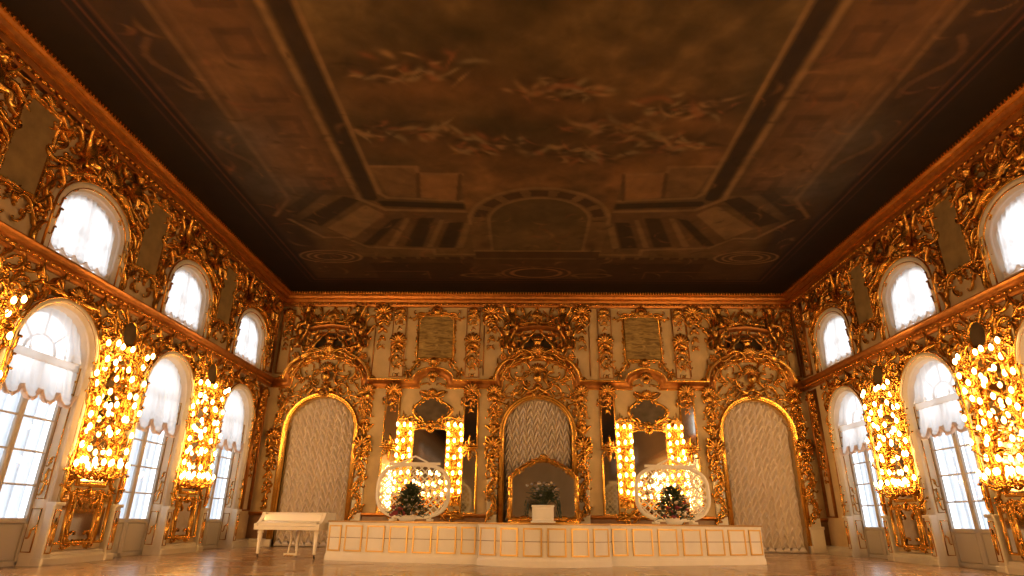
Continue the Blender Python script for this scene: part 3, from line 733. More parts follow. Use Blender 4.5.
def upper_window(name):
    t = structure(name); P = arch_open(U_HW, U_SP, U_RI, U_Z0 - .1)
    mb = MB(); mb.sweep(P, [(o * 1.1, w) for o, w in SUR]); mb.build('window_surround', 'stone', t)
    mb = MB(); mb.sweep(arch_open(U_HW + .06, U_SP, U_RI + .06, U_Z0 - .1), [(0, .09), (.006, .108), (.022, .112), (.03, .10)]); mb.sweep(arch_open(U_HW + .185, U_SP, U_RI + .185, U_Z0 - .1), [(0, .10), (.008, .128), (.024, .128), (.03, .09)])
    mb.build('gilt_bead_trim', 'gold_plain', t)
    mb = MB(); mb.sweep(arch_open(U_HW, U_SP, U_RI, U_Z0), [(0, 0), (-.02, -.03), (-.05, -.13), (-.05, -.15)], caps=False)
    mb.add([(-U_HW, 0, U_Z0), (U_HW, 0, U_Z0), (U_HW, .15, U_Z0), (-U_HW, .15, U_Z0)], [(0, 1, 2, 3)]); mb.build('window_reveal', 'stone', t)
    mb = MB()
    for sg in (-1, 1):
        for zz, sz in ((5.3, .09), (5.62, .12), (5.85, .10)):
            scroll(mb, 'S', sg * (U_HW + .11), zz, sz, PI / 2, sg, lift=.115, leaves=3, rng=random.Random(7))
    mb.v = mb.v; mb.build('gilt_jamb_trim', 'gold', t)
    g, gi = U_HW - .05, U_RI - .05; w0, w1 = -.15, -.10
    mb = MB(); mb.sweep(arch_open(g - .06, U_SP, gi - .06, U_Z0), [(0, w0), (0, w1), (.06, w1), (.06, w0)])
    bar(mb, 0, U_Z0, 0, U_SP + gi - .03, .07, w0, w1); bar(mb, -g, U_Z0 + .03, g, U_Z0 + .03, .06, w0, w1); bar(mb, -g, U_SP - .15, g, U_SP - .15, .05, w0, w1)
    mb.build('window_frame', 'window_wood', t, smooth=False)
    mb = MB(); polyplate(mb, [(x, z) for x, z in arch_open(g, U_SP, gi, U_Z0)], -.136, -.130); mb.build('window_pane', 'glass', t, smooth=False)
    return t
wl, wu = lower_window('window_1'), upper_window('window_2'); n = 3; first = True
for side in ('left', 'right'):
    for c in SB[side]:
        loc, rz = on_wall(side, c)
        if first: wl.location, wl.rotation_euler[2] = loc, rz; wu.location, wu.rotation_euler[2] = loc, rz; first = False
        else: dup(wl, loc, rz, name=f'window_{n}'); dup(wu, loc, rz, name=f'window_{n + 1}'); n += 2

# ------------------------------------------------------------------ blinds and gauze
def cloth_grid(top, hem, wfun, hw, nu=64, nv=60):
    mb = MB(); u = np.linspace(-hw, hw, nu); V = []
    for j in range(nv):
        t = j / (nv - 1)
        for i in range(nu):
            zt, zh = top(u[i]), hem(u[i]); z = zh + (zt - zh) * t; V.append((u[i], -wfun(u[i], z, t), z))
    F = [(j * nu + i, j * nu + i + 1, (j + 1) * nu + i + 1, (j + 1) * nu + i) for j in range(nv - 1) for i in range(nu - 1)]
    mb.add(V, F); return mb
def lower_blind(name, label, ns, banded, seed):
    t = thing(name, label, 'blind'); rng = random.Random(seed); hw = L_HW - .03
    top = lambda x: L_SP + math.sqrt(max(0, 1 - (x / (hw + .001)) ** 2)) * (L_RI - .03)
    ph = lambda x: (x + hw) / (2 * hw) * ns
    hem = lambda x: 2.80 - (.30 if ns == 3 else .22) * abs(math.sin(PI * ph(x))) ** .7
    f = [rng.uniform(0, 6) for _ in range(6)]
    def wf(x, z, s):
        b = abs(math.sin(PI * ph(x))) ** .6; low = max(0, 1 - s) ** 1.6
        sw = math.sin((z + .12 * (2 * (ph(x) % 1) - 1) ** 2) * 42 + f[0]) * .014 * max(0, 1 - s * 2.2)
        return -.10 + .13 * b * low + .012 * math.sin(x * 38 + f[1] + 2 * s) + .006 * math.sin(x * 71 + f[2]) + sw
    if banded:
        zb = 3.36
        cloth_grid(top, lambda x: min(zb, top(x) - .001), wf, hw, 64, 24).build('sheer_top', 'top_sheer', t)
        mb = MB(); mb.box(-hw, hw, -.14, -.08, zb - .13, zb + .01); mb.build('heading_band', 'blind', t, smooth=False)
        cloth_grid(lambda x: zb - .1, hem, wf, hw).build('swagged_fabric', 'blind', t)
    else: cloth_grid(top, hem, wf, hw, 72, 80).build('swagged_fabric', 'blind', t)
    mb = MB(); N = 90
    for i in range(N):
        x = -hw + 2 * hw * (i + .5) / N; z = hem(x); w = wf(x, z, 0); k = i % 2
        mb.tube([(x, w + .01, z + .02), (x + .004, w + .02 + .01 * k, z - .015), (x, w + .012, z - .04)], [.010, .011, .006], n=5)
    mb.sweep([(x, hem(x)) for x in np.linspace(-hw, hw, 60)], [(-.008, -.06), (-.008, .03), (.008, .03), (.008, -.06)])
    mb.build('hem_fringe', 'fringe', t)
    return t
def upper_blind(name, label):
    t = thing(name, label, 'blind'); hw = U_HW - .04; ns = 5
    top = lambda x: U_SP + math.sqrt(max(0, 1 - (x / (hw + .001)) ** 2)) * (U_RI - .04)
    ph = lambda x: (x + hw) / (2 * hw) * ns
    hem = lambda x: U_Z0 + .12 - .10 * abs(math.sin(PI * ph(x))) ** .7
    def wf(x, z, s):
        b = abs(math.sin(PI * ph(x))) ** .5; lowz = max(0, 1 - s)
        return -.07 + .07 * b * (.3 + lowz) + .012 * math.sin(x * 47) + .012 * math.sin((z + .1 * (2 * (ph(x) % 1) - 1) ** 2) * 46) * max(0, 1 - 1.8 * s)
    cloth_grid(top, hem, wf, hw, 90, 50).build('gathered_gauze', 'blind', t)
    mb = MB(); mb.sweep([(x, hem(x)) for x in np.linspace(-hw, hw, 80)], [(-.02, -.07), (-.02, .0), (.012, .01), (.012, -.07)]); mb.build('hem_ruffle', 'fringe', t)
    return t
def gauze(name, label):
    t = thing(name, label, 'curtain')
    hw = L_HW - .1
    for sg in (-1, 1):
        rng = random.Random(3 + sg); f = rng.uniform(0, 6); lo, hi = sorted((sg * .03, sg * hw)); mid = (lo + hi) / 2
        mb = cloth_grid(lambda x: 2.92, lambda x: .69, lambda x, z, s: .045 * math.sin(x * 24 + f + .5 * math.sin(z)) + .02 * math.sin(x * 61 + f), (hi - lo) / 2, 60, 8)
        mb.shift(mid, 0, -.36); mb.build('gauze_drop', 'sheer', t)
    mb = MB(); mb.tube([(-hw, -.36, 2.92), (0, -.36, 2.92), (hw, -.36, 2.92)], .012, n=8); mb.build('curtain_rod', 'brass', t)
    return t
P_B = {True: lower_blind('festoon_blind', '', 4, True, 4), False: lower_blind('festoon_blind', '', 3, False, 9)}
used = set(); ub = upper_blind('gathered_blind', ''); gz = gauze('gauze_curtain', ''); f1 = True
for side in ('left', 'right'):
    for k, c in enumerate(SB[side][:3]):
        loc, rz = on_wall(side, c); nm = f'{ORD[k]} {{}} window from the stage, {side} wall'
        band = not (side == 'left' and k in (0, 1))
        if k < 3:
            lab = ('white festoon blind with sheer top at the ' if band else 'white blind with three deep scallops at the ') + nm.format('tall')
            if band not in used: o = P_B[band]; o.location, o.rotation_euler[2] = loc, rz; used.add(band)
            else: o = dup(P_B[band], loc, rz)
            o['label'] = lab; o['group'] = 'festoon blinds in the tall windows'
            l2 = 'gathered white gauze blind in the ' + nm.format('upper'); l3 = 'sheer white gauze curtain behind the panes, ' + nm.format('tall')
            if f1:
                for q, l in ((ub, l2), (gz, l3)): q.location, q.rotation_euler[2] = loc, rz; q['label'] = l
                f1 = False
            else: dup(ub, loc, rz, l2); dup(gz, loc, rz, l3)
ub_group = [o for o in COL.objects if o.parent is None and o.name.startswith('gathered_blind')]
for o in ub_group: o['group'] = 'gauze blinds in the upper windows'
for o in [o for o in COL.objects if o.parent is None and o.name.startswith('gauze_curtain')]: o['group'] = 'gauze curtains behind the tall windows'

# ------------------------------------------------------------------ carvings of the side walls
def crest_lower():
    """over each tall arch, filling the spandrels up to the string course"""
    t = thing('mounted_window_crest', '', 'wall carving')
    ins = lambda x, z: (x / 1.10) ** 2 + ((z - L_SP) / 1.09) ** 2 > 1.02 and z < 4.68 and .02 < x < 1.12 and z > 3.3
    mb = MB(); fill(mb, ins, (.1, 1.12, 3.4, 4.68), 26, .06, .14, 21, lift=.02); stem(mb, [(1.1 * math.cos(a), L_SP + 1.12 * math.sin(a)) for a in np.linspace(.05, 1.5, 20)]); mb.build_pair('spandrel_scrollwork', 'gold', t)
    mb = MB(); shell(mb, 0, 4.42, .22, n=9, lift=.12); mask(mb, 0, 4.40, .10, .16)
    for sg in (-1, 1): scroll(mb, 'C', sg * .3, 4.52, .16, sg * .4, 1, lift=.08); scroll(mb, 'S', sg * .55, 4.5, .16, -sg * .5, sg, lift=.05); leaf(mb, sg * .15, 4.4, PI / 2 - sg * 1.4, .5, .08, .1, .06, -sg * .3)
    mb.build('keystone_shell', 'gold', t)
    return t
def crest_upper():
    t = thing('mounted_arch_carving', '', 'wall carving')
    ins = lambda x, z: (x > 1.02 if z < U_SP else (x / 1.06) ** 2 + ((z - U_SP) / .86) ** 2 > 1.03) and z < 7.45 and 0 < x < 1.25
    mb = MB(); fill(mb, ins, (0, 1.25, 5.1, 7.45), 62, .06, .17, 31, lift=.03, dense=.72); stem(mb, [(1.14, 5.15), (1.14, 5.9), (1.0, 6.6), (.5, 7.1), (.1, 7.3)]); mb.build_pair('scrollwork', 'gold', t)
    mb = MB(); shell(mb, 0, 6.78, .3, n=11, lift=.1)
    for sg in (-1, 1):
        scroll(mb, 'C', sg * .38, 6.85, .24, sg * .5, 1, lift=.1, leaves=3); scroll(mb, 'S', sg * .75, 6.55, .26, -sg * .75, sg, lift=.08, leaves=3); scroll(mb, 'C', sg * .22, 7.2, .2, PI / 2 * sg, -sg, lift=.1, leaves=3)
        leaf(mb, sg * .2, 6.75, PI / 2 - sg * 1.7, .6, .1, .12, .08, -sg * .5)
    mb.build('crest_shell', 'gold', t)
    add_putto(t, 'seated', .66, 6.78, .10, .72, 1); add_putto(t, 'seated', -.66, 6.78, .10, .72, -1)
    return t
def wall_picture():
    """painted panel of the upper tier between two windows"""
    t = thing('wall_picture', '', 'painted panel'); x, z0, z1 = .36, 5.72, 7.22
    mb = MB(); mb.box(-x, x, .02, .04, z0, z1); mb.build('canvas', 'canvas', t, smooth=False)
    mb = MB(); mb.sweep(rect(-x, x, z0, z1), scaled(FRAME_PROF, .7), closed=True); along(mb, rect(-x - .05, x + .05, z0 - .04, z1 + .04), .13, .06, .06, 5, 'SLC', True); mb.build('carved_frame', 'gold', t)
    mb = MB(); shell(mb, 0, z1 + .05, .18, n=7, lift=.08)
    for sg in (-1, 1): scroll(mb, 'C', sg * .25, z1 + .12, .16, sg * .3, 1, lift=.06); scroll(mb, 'S', sg * .42, z1 + .02, .15, -sg * .8, sg, lift=.06)
    mb.build('frame_crest', 'gold', t)
    mb = MB(); mask(mb, 0, z0 - .2, .1, .06)
    for sg in (-1, 1): scroll(mb, 'C', sg * .24, z0 - .18, .16, sg * 2.6, 1, lift=.05); scroll(mb, 'S', sg * .42, z0 - .28, .14, -sg * .9, sg, lift=.05); scroll(mb, 'C', sg * .2, z0 - .45, .13, sg, 1, lift=.05)
    mb.build('frame_apron', 'gold', t)
    return t
def pier_mirror():
    t = thing('pier_mirror', '', 'mirror'); hw = .69
    mb = MB(); mb.bbox(-hw, hw, .002, .03, .22, 4.70, .01); mb.build('backing_board', 'wall', t, smooth=False)
    mb = MB(); mb.box(-.34, .34, .035, .045, 1.38, 3.78); mb.build('main_mirror_glass', 'mirror', t, smooth=False)
    mb = MB(); mb.sweep(np.vstack([[(-.34, 1.36)], arch(.34, 3.6, .2, 12), [(.34, 1.36)]]), scaled(FRAME_PROF, .8), closed=True); mb.build('main_frame', 'gold_plain', t)
    mb = MB(); fill(mb, lambda x, z:   .41 < x < .68 and 1.3 < z < 4.6, (.41, .68, 1.3, 4.6), 46, .06, .13, 51, lift=.03, dense=.75); stem(mb, [(.58, 1.3), (.58, 4.55)]); mb.build_pair('side_scrollwork', 'gold', t); mb = MB()
    fill(mb, lambda x, z: .05 < x < .40 and (2.2 < z < 3.5) and abs(x - .22) > .06, (.05, .4, 2.2, 3.5), 10, .05, .09, 53, lift=.045); stem(mb, [(.2, 2.2), (.2, 3.5)], .012)
    mb.build_pair('glass_scrollwork', 'gold', t)
    mb = MB(); fill(mb, lambda x, z: 3.78 < z < 4.62 and 0 < x < .42 and (x / .24) ** 2 + ((z - 4.25) / .27) ** 2 > 1.1, (0, .42, 3.78, 4.62), 14, .05, .11, 57, lift=.04)
    mb.mirror(); shell(mb, 0, 3.82, .2, n=9, lift=.07); mb.build('crest_scrollwork', 'gold', t)
    mb = MB(); pts = [(.21 * math.cos(a), 4.25 + .25 * math.sin(a)) for a in np.linspace(0, 2 * PI, 20, endpoint=False)][::-1]
    polyplate(mb, pts, .035, .05); mb.build('oval_glass', 'dark_glass', t, smooth=False)
    mb = MB(); mb.sweep(pts, scaled(FRAME_PROF, .5), closed=True); mb.build('oval_frame', 'gold', t)
    # lower mirrored dado
    for nm, a, b in (('centre_glass', -.30, .30), ('side_glass', -.63, -.46), ('side_glass', .46, .63)):
        mb = MB(); mb.box(a, b, .035, .045, .36, 1.12); mb.build(nm, 'mirror', t, smooth=False)
    mb = MB()
    for a, b in ((-.30, .30), (-.63, -.46), (.46, .63)): mb.sweep(rect(a, b, .36, 1.12), scaled(FRAME_PROF, .55), closed=True)
    mb.build('dado_frame', 'gold_plain', t)
    mb = MB()
    for sg in (1,):
        along(mb, [(.33, .38), (.37, .7), (.32, 1.1)], .13, .07, .05, 3, 'CSL'); along(mb, [(.05, 1.16), (.4, 1.2), (.66, 1.2)], .11, .075, .05, 4, 'SCL'); along(mb, [(.05, .33), (.3, .30)], .12, .08, .05, 6, 'CL')
        scroll(mb, 'S', .2, 1.02, .1, .6, 1, lift=.05); scroll(mb, 'C', .22, .46, .1, -.6, -1, lift=.05)
    mb.mirror(); mask(mb, 0, 1.17, .08, .07); mb.build('dado_scrollwork', 'gold', t)
    return t
def bulb_mesh():
    mb = MB(); prof = [(.0, .0), (.016, .004), (.030, .028), (.036, .055), (.030, .085), (.014, .11), (.0, .122)]
    V = []; n = 10
    for r, z in prof[1:-1]:
        for i in range(n): V.append((r * math.cos(2 * PI * i / n), r * math.sin(2 * PI * i / n), z))
    V += [(0, 0, 0), (0, 0, .122)]; m = len(prof) - 2; F = [(j * n + i, j * n + (i + 1) % n, (j + 1) * n + (i + 1) % n, (j + 1) * n + i) for j in range(m - 1) for i in range(n)]
    F += [(m * n, (i + 1) % n, i) for i in range(n)] + [((m - 1) * n + i, (m - 1) * n + (i + 1) % n, m * n + 1) for i in range(n)]
    mb.add(V, F); return mb
BULB_OBJ = None
def branch(parent, x, z, dx, dz, w, seed):
    """one gilded scroll arm with drip pan, candle tube and lit bulb"""
    global BULB_OBJ
    mb = MB(); t = np.linspace(0, 1, 9)
    px = x + dx * t; pz = z - .10 * np.sin(PI * t) + dz * t; pw = .05 + (w - .05) * t ** .8
    mb.tube(np.column_stack([px, pw, pz]), .013 + .007 * np.sin(PI * t), n=5)
    leaf(mb, x, z, math.atan2(dz - .1, dx), .14, .035, .05, .05, .6)
    ex, ez = x + dx, z + dz
    for r, zz in ((.045, .0), (.03, .02)): mb.blob((ex, w, ez + zz), (r, r, .014), 8, 4)
    mb.tube([(ex, w, ez), (ex, w, ez + .05), (ex, w, ez + .10)], .014, n=6)
    b = mb.build('branch', 'gold', parent)
    if BULB_OBJ is None:
        o = bulb_mesh().build('bulb', 'bulb', b); BULB_OBJ = o
    else:
        o = BULB_OBJ.copy(); COL.objects.link(o); o.parent = b
    o.location = (ex, -w, ez + .10)
    return b
def candelabra(label):
    t = thing('candle_sconce', label, 'wall candelabra'); rng = random.Random(77)
    mb = MB()
    for sg in (-1, 1):
        mb.tube(np.column_stack([sg * (.42 + .05 * np.sin(np.linspace(0, 9, 30))), .08 + 0 * np.linspace(0, 1, 30), np.linspace(1.45, 3.85, 30)]), .024, n=6)
        for z in np.arange(1.5, 3.9, .3): leaf(mb, sg * .42, z, PI / 2 - sg * .7, .2, .05, .08, .04, -sg); leaf(mb, sg * .42, z, PI / 2 + sg * .7, .2, .05, .08, .04, sg)
    mb.build('stem_carving', 'gold', t)
    k = 0
    for row, z in enumerate(np.arange(1.55, 3.75, .27)):
        for sg in (-1, 1):
            for q in range(2 if row % 2 else 3):
                dx = sg * ((-.28, .26, .02)[q] if row % 2 == 0 else (-.16, .16)[q]) + rng.uniform(-.05, .05)
                branch(t, sg * .42, z, dx, rng.uniform(-.03, .12), rng.uniform(.14, .34), k); k += 1
    for x in (-.5, -.3, -.1, .1, .3, .5): branch(t, x * .6, 1.60, x * .6, -.02 + rng.uniform(-.03, .03), .36, k); k += 1
    return t
protos = {}
def spot(make, side, u, label, group, key):
    loc, rz = on_wall(side, u - ({'left': .15, 'right': .10}[side] if key == 'cs' else 0), 0 if key in ('pl', 'pm') else -.04, .012 if key == 'pl' else .003)
    if key not in protos: o = make(); o.location, o.rotation_euler[2] = loc, rz; protos[key] = o
    else: o = dup(protos[key], loc, rz)
    o['label'] = label; o['group'] = group
    return o
for side in ('left', 'right'):
    for k, c in enumerate(SB[side][:3]):
        spot(crest_lower, side, c, f'gilded shell carving over the {ORD[k]} tall window from the stage, {side} wall', 'gilded crests over the tall windows', 'cl')
        spot(crest_upper, side, c, f'gilded cherub carving around the {ORD[k]} upper window from the stage, {side} wall', 'gilded carvings around the upper windows', 'cu')
    for k, c in enumerate(SP_[side]):
        a, b = ('first', 'second') if k == 0 else (('second', 'third') if k == 1 else ('third', 'fourth'))
        if k == 2 and side == 'right': pass
        spot(wall_picture, side, c, f'dark painted panel in gilt frame between {side}-wall upper windows {a} and {b} from the stage', 'painted panels of the side walls', 'wp')
        spot(pier_mirror, side, c, f'gilded pier mirror panel between {side}-wall tall windows {a} and {b} from the stage', 'pier mirrors of the side walls', 'pm')
        spot(lambda: candelabra(''), side, c, f'lit gilded candelabra between {side}-wall tall windows {a} and {b} from the stage', 'candelabra of the side walls', 'cs')

loc_ = BAYS[3]
spot(crest_upper, 'left', loc_, 'gilded carving under the ceiling, on the near side of the leftmost painted panel', 'gilded carvings around the upper windows', 'cu')
# corner strips of the side walls next to the end wall
def corner_strip():
    t = thing('mounted_corner_carving', '', 'wall carving')
    mb = MB()
    for z0, z1 in ((1.05, 4.6), (5.15, 7.4)):
        mb.sweep(rect(-.22, .22, z0, z1), scaled(FRAME_PROF, .5), closed=True)
    mb.build('panel_frame', 'gold_red', t)
    mb = MB(); drop(mb, 0, 2.0, 4.4, .32, 3); stem(mb, [(0, 2.0), (0, 4.3)], .012); mb.build('carved_drop', 'gold', t); mb = MB(); drop(mb, 0, 5.4, 7.25, .34, 4); fill(mb, lambda x, z: True, (-.2, .2, 6.2, 7.4), 8, .06, .1, 9); stem(mb, [(0, 5.4), (0, 7.3)], .012); mb.build('carved_drop', 'gold', t)
    return t
for side in ('left', 'right'):
    spot(corner_strip, side, D - .46, f'narrow gilt panel with hanging carving in the corner of the {side} wall', None, 'cc' )
for o in list(COL.objects):
    if o.parent is None and o.get('group', 0) is None: del o['group']

# ------------------------------------------------------------------ end wall: doors, curtains, carvings
WHERE = ['beside the white piano', 'behind the centre of the stage', 'beyond the stage end away from the piano']
def door_frame(name, c):
    t = structure(name, (c, D, 0)); P = arch_open(D_HW, D_SP, D_RI, 0, 32)
    mb = MB(); mb.sweep(P, [(0, -.1), (0, .06), (.02, .10), (.06, .12), (.09, .10), (.12, .13), (.15, .12), (.17, .05), (.17, 0)]); mb.build('door_frame', 'gold_plain', t)
    for sg in (-1, 1):
        a, b = sorted((sg * D_HW, sg * (D_HW + .19))); mb = MB(); mb.bbox(a, b, 0, .16, 0, .2, .02); mb.build('plinth_block', 'stone', t, smooth=False)
    mb = MB(); mb.box(-D_HW, D_HW, -.34, -.30, 0, 4.4); mb.build('door_panel', 'panel_wood', t, smooth=False)
for i, c in enumerate(DOORS): door_frame(f'door_{i + 1}', c)

def ruched_curtain(name, label, c, seed):
    t = thing(name, label, 'curtain', (c, D, 0)); rng = np.random.RandomState(seed)
    hw = D_HW - .01; nu, nv = 176, 400
    u = np.linspace(-hw, hw, nu); V = np.zeros((nv, nu, 3)); cols = 9
    ph = (u + hw) / (2 * hw) * cols; ci = np.floor(np.clip(ph, 0, cols - 1e-6)).astype(int); fr = ph - ci
    off = rng.rand(cols + 1) * .3; freq = 4.0; amp = .75 + .5 * rng.rand(cols + 1)
    top = D_SP + np.sqrt(np.clip(1 - (u / (hw + .004)) ** 2, 0, 1)) * (D_RI - .01); zh = .10 + .05 * np.abs(np.sin(PI * ph))
    for j in range(nv):
        s = j / (nv - 1); z = zh + (top - zh) * s
        par = (ci % 2) * .5
        wv = z * freq + par + off[ci] + 1.0 * np.abs(2 * fr - 1) + .25 * np.sin(z * 2.3 + ci)
        q = wv - np.floor(wv); saw = np.abs(np.sin(PI * q)) ** .85
        col = np.abs(np.sin(PI * fr)) ** .7
        loose = np.clip((s - .80) / .2, 0, 1)
        w = -.29 + .21 * (.45 + .55 * col) * (.06 + .94 * saw * (.7 + .3 * amp[ci])) + .02 * np.sin(u * 90 + 4 * s) * loose
        V[j] = np.column_stack([u + .008 * np.sin(z * 9 + ci), -w, z])
    F = [(j * nu + i, j * nu + i + 1, (j + 1) * nu + i + 1, (j + 1) * nu + i) for j in range(nv - 1) for i in range(nu - 1)]
    mb = MB(); mb.add(V.reshape(-1, 3), F); mb.build('ruched_fabric', 'satin', t)
    mb = MB()
    for k in range(cols):
        x = -hw + 2 * hw * (k + .5) / cols; r = hw / cols
        for a in np.linspace(-1, 1, 7):
            mb.tube([(x, -.15, .16), (x + a * r * .5, -.10, .10), (x + a * r, -.09 - .02 * abs(a), .02)], [.012, .02, .022], n=5)
    mb.build('hem_ruffle', 'satin', t)
    return t
for i, c in enumerate(DOORS):
    ruched_curtain('ruched_curtain', 'cream ruched curtain filling the arched doorway ' + ['beside the white piano', 'behind the mirror at the centre of the stage', 'beyond the right end of the stage'][i], c, i + 1)['group'] = 'ruched curtains in the arched doorways'

def overdoor():
    """carving above the arched string course with seated cherubs, crown and dark niche"""
    t = thing('mounted_overdoor_carving', '', 'wall carving')
    oa = lambda x, z: (x / 1.42) ** 2 + ((z - SC) / 1.0) ** 2 > 1.05
    mb = MB(); pts = [(-.55, 6.0), (-.62, 6.15), (-.56, 6.42), (-.3, 6.52), (.3, 6.52), (.56, 6.42), (.62, 6.15), (.55, 6.0)]
    polyplate(mb, pts, .01, .03); mb.build('dark_niche_glass', 'dark_glass', t, smooth=False)
    mb = MB(); ped = [(-1.0, 6.45), (-.8, 6.62), (-.45, 6.68), (0, 6.74), (.45, 6.68), (.8, 6.62), (1.0, 6.45)]
    mb.sweep(ped, [(-.05, 0), (-.05, .12), (0, .16), (.04, .22), (.07, .22), (.09, 0)]); mb.sweep(pts, scaled(FRAME_PROF, .6), closed=True)
    for sg in (-1, 1): mb.blob((sg * 1.02, .14, 6.42), (.1, .1, .1), 8, 6); scroll(mb, 'C', sg * .98, 6.5, .18, sg * .5, 1, lift=.1)
    mb.build('broken_pediment', 'gold_red', t)
    mb = MB(); fill(mb, lambda x, z: oa(x, z) and x < 1.22 + .10 * math.sin(z * 5) and 5.0 < z < 7.35 and not (x < .62 and 5.95 < z < 6.55) and (x + (z - 5) * .12 < 1.5), (.05, 1.5, 5.1, 7.35), 52, .06, .17, 61, lift=.03)
    along(mb, [(.35, 6.0), (.75, 5.8), (1.12, 5.5), (1.36, 5.12)], .2, .15, .08, 7, 'SLCL')
    mb.build_pair('side_scrollwork', 'gold', t)
    mb = MB(); shell(mb, 0, 7.0, .26, n=11, lift=.1); mask(mb, 0, 7.0, .12, .16)
    for sg in (-1, 1): scroll(mb, 'C', sg * .32, 7.0, .22, sg * .4, 1, lift=.1, leaves=3); scroll(mb, 'S', sg * .55, 6.86, .2, -sg * .3, sg, lift=.1, leaves=3)
    mb.build('crest_shell', 'gold', t)
    mb = MB(); mb.tube([(0, .16, 5.92), (0, .16, 6.0), (0, .16, 6.1), (0, .16, 6.2), (0, .16, 6.26)], [.09, .05, .12, .14, .16], n=10); mb.blob((0, .16, 6.32), (.16, .12, .08), 9, 5)
    for a in np.linspace(-1, 1, 7): leaf(mb, a * .08, 6.26, PI / 2 - a * .9, .2, .05, .14, .04)
    mb.build('carved_urn', 'gold', t)
    mb = MB(); shell(mb, 0, 5.80, .30, n=9, lift=.24)
    for sg in (-1, 1):
        scroll(mb, 'C', sg * .34, 5.82, .24, sg * .5 + PI, 1, lift=.22, leaves=3); scroll(mb, 'S', sg * .66, 5.72, .24, -sg * .7, sg, lift=.22, leaves=3); scroll(mb, 'C', sg * .92, 5.50, .18, -sg * .9, 1, lift=.2, leaves=3)
        leaf(mb, sg * .1, 5.8, -PI / 2 + sg * 1.0, .5, .11, .22, .08, sg * .6); leaf(mb, sg * .45, 5.85, PI / 2 - sg * .8, .4, .1, .22, .08, -sg * .5)
    stem(mb, [(1.15 * math.cos(a), SC + .86 * math.sin(a)) for a in np.linspace(.5, PI - .5, 30)], .03, .03, 7, .22)
    mb.build('apex_carving', 'gold', t)
    for sg in (-1, 1):
        add_putto(t, 'reclining', sg * .52, 5.98, .14, .55, sg); add_putto(t, 'seated', sg * .80, 6.72, .16, .82, sg); add_putto(t, 'seated', sg * 1.02, 5.98, .14, .78, -sg)
    return t
def door_crest():
    """carving between the string arch and the arched door frame, running down both sides"""
    t = thing('mounted_door_crest', '', 'wall carving')
    dr = lambda x, z: (x / 1.24) ** 2 + ((z - D_SP) / 1.22) ** 2 > 1.03 if z > D_SP else x > 1.24
    mb = MB(); fill(mb, lambda x, z: dr(x, z) and ((x / 1.06) ** 2 + ((z - SC) / .62) ** 2 < 1 or z < SC - .3) and x < 1.34 and 3.3 < z < 5.55 and (z > 4.0 or x < 1.34) and x > .30, (.1, 1.34, 3.3, 5.55), 30, .07, .15, 71, lift=.03); stem(mb, [(1.3, 3.3), (1.3, 3.9), (1.1, 4.45), (.6, 4.75)])
    mb.build_pair('spandrel_scrollwork', 'gold', t)
    mb = MB(); mb.blob((0, .2, 5.06), (.15, .13, .17), 14, 10); mask(mb, 0, 4.76, .13, .12); shell(mb, 0, 5.22, .3, n=9, lift=.08)
    for sg in (-1, 1):
        scroll(mb, 'C', sg * .36, 5.05, .24, sg * PI / 2, -sg, lift=.06, leaves=3); scroll(mb, 'S', sg * .3, 4.68, .2, sg * .4, sg, lift=.08, leaves=3); scroll(mb, 'C', sg * .62, 4.72, .18, sg * 2.3, sg, lift=.06, leaves=3); leaf(mb, 0, 4.8, -PI / 2 + sg * .8, .45, .1, .08, .06, sg * .5)
    shell(mb, 0, 4.62, .2, ang=-PI / 2, n=7, lift=.1); mb.build('mask_cartouche', 'gold', t)
    mb = MB(); along(mb, [(1.30, 4.2), (1.36, 3.8), (1.38, 3.35)], .2, .14, .05, 3, 'CSL'); mb.build_pair('shoulder_scroll', 'gold', t)
    return t
def pilaster():
    """ivory pilaster with gilt capital and hanging carving, standing beside a door"""
    t = thing('gilded_pilaster', '', 'pilaster')
    mb = MB(); mb.bbox(-.15, .15, .004, .12, .70, 3.05, .015); mb.build('shaft', 'stone', t, smooth=False)
    mb = MB(); mb.bbox(-.19, .19, .004, .16, 0, .66, .02); mb.bbox(-.21, .21, .004, .18, .64, .72, .015); mb.build('pedestal', 'stone', t, smooth=False)
    mb = MB(); mb.bbox(-.24, .24, .004, .2, 3.10, 3.19, .02); mb.bbox(-.20, .20, .004, .16, 3.04, 3.10, .015)
    for sg in (-1, 1): scroll(mb, 'C', sg * .15, 3.03, .08, sg, 1, lift=.14, leaves=1)
    mb.build('capital', 'gold_plain', t, smooth=False)
    mb = MB(); drop(mb, 0, .95, 2.95, .36, 5, .12); along(mb, [(-.12, .85), (.1, 1.2), (-.12, 1.6), (.12, 2.0), (-.12, 2.4), (.1, 2.8)], .15, .14, .13, 4, 'SCL'); along(mb, [(.12, .95), (-.12, 1.4), (.12, 1.8), (-.1, 2.3), (.1, 2.7)], .19, .12, .13, 14, 'LSC'); mask(mb, 0, 2.6, .10, .14); mb.build('carved_drop', 'gold', t)
    mb = MB(); drop(mb, 0, 3.3, 4.62, .30, 6, .03); mask(mb, 0, 3.5, .12, .06); shell(mb, 0, 4.3, .2, lift=.04)
    for sg in (-1, 1): scroll(mb, 'S', sg * .16, 3.9, .14, PI / 2, sg, lift=.03); leaf(mb, 0, 3.3, PI / 2 - sg * .6, .4, .08, .05, .05, -sg * .6)
    mb.build('spray_carving', 'gold', t)
    return t
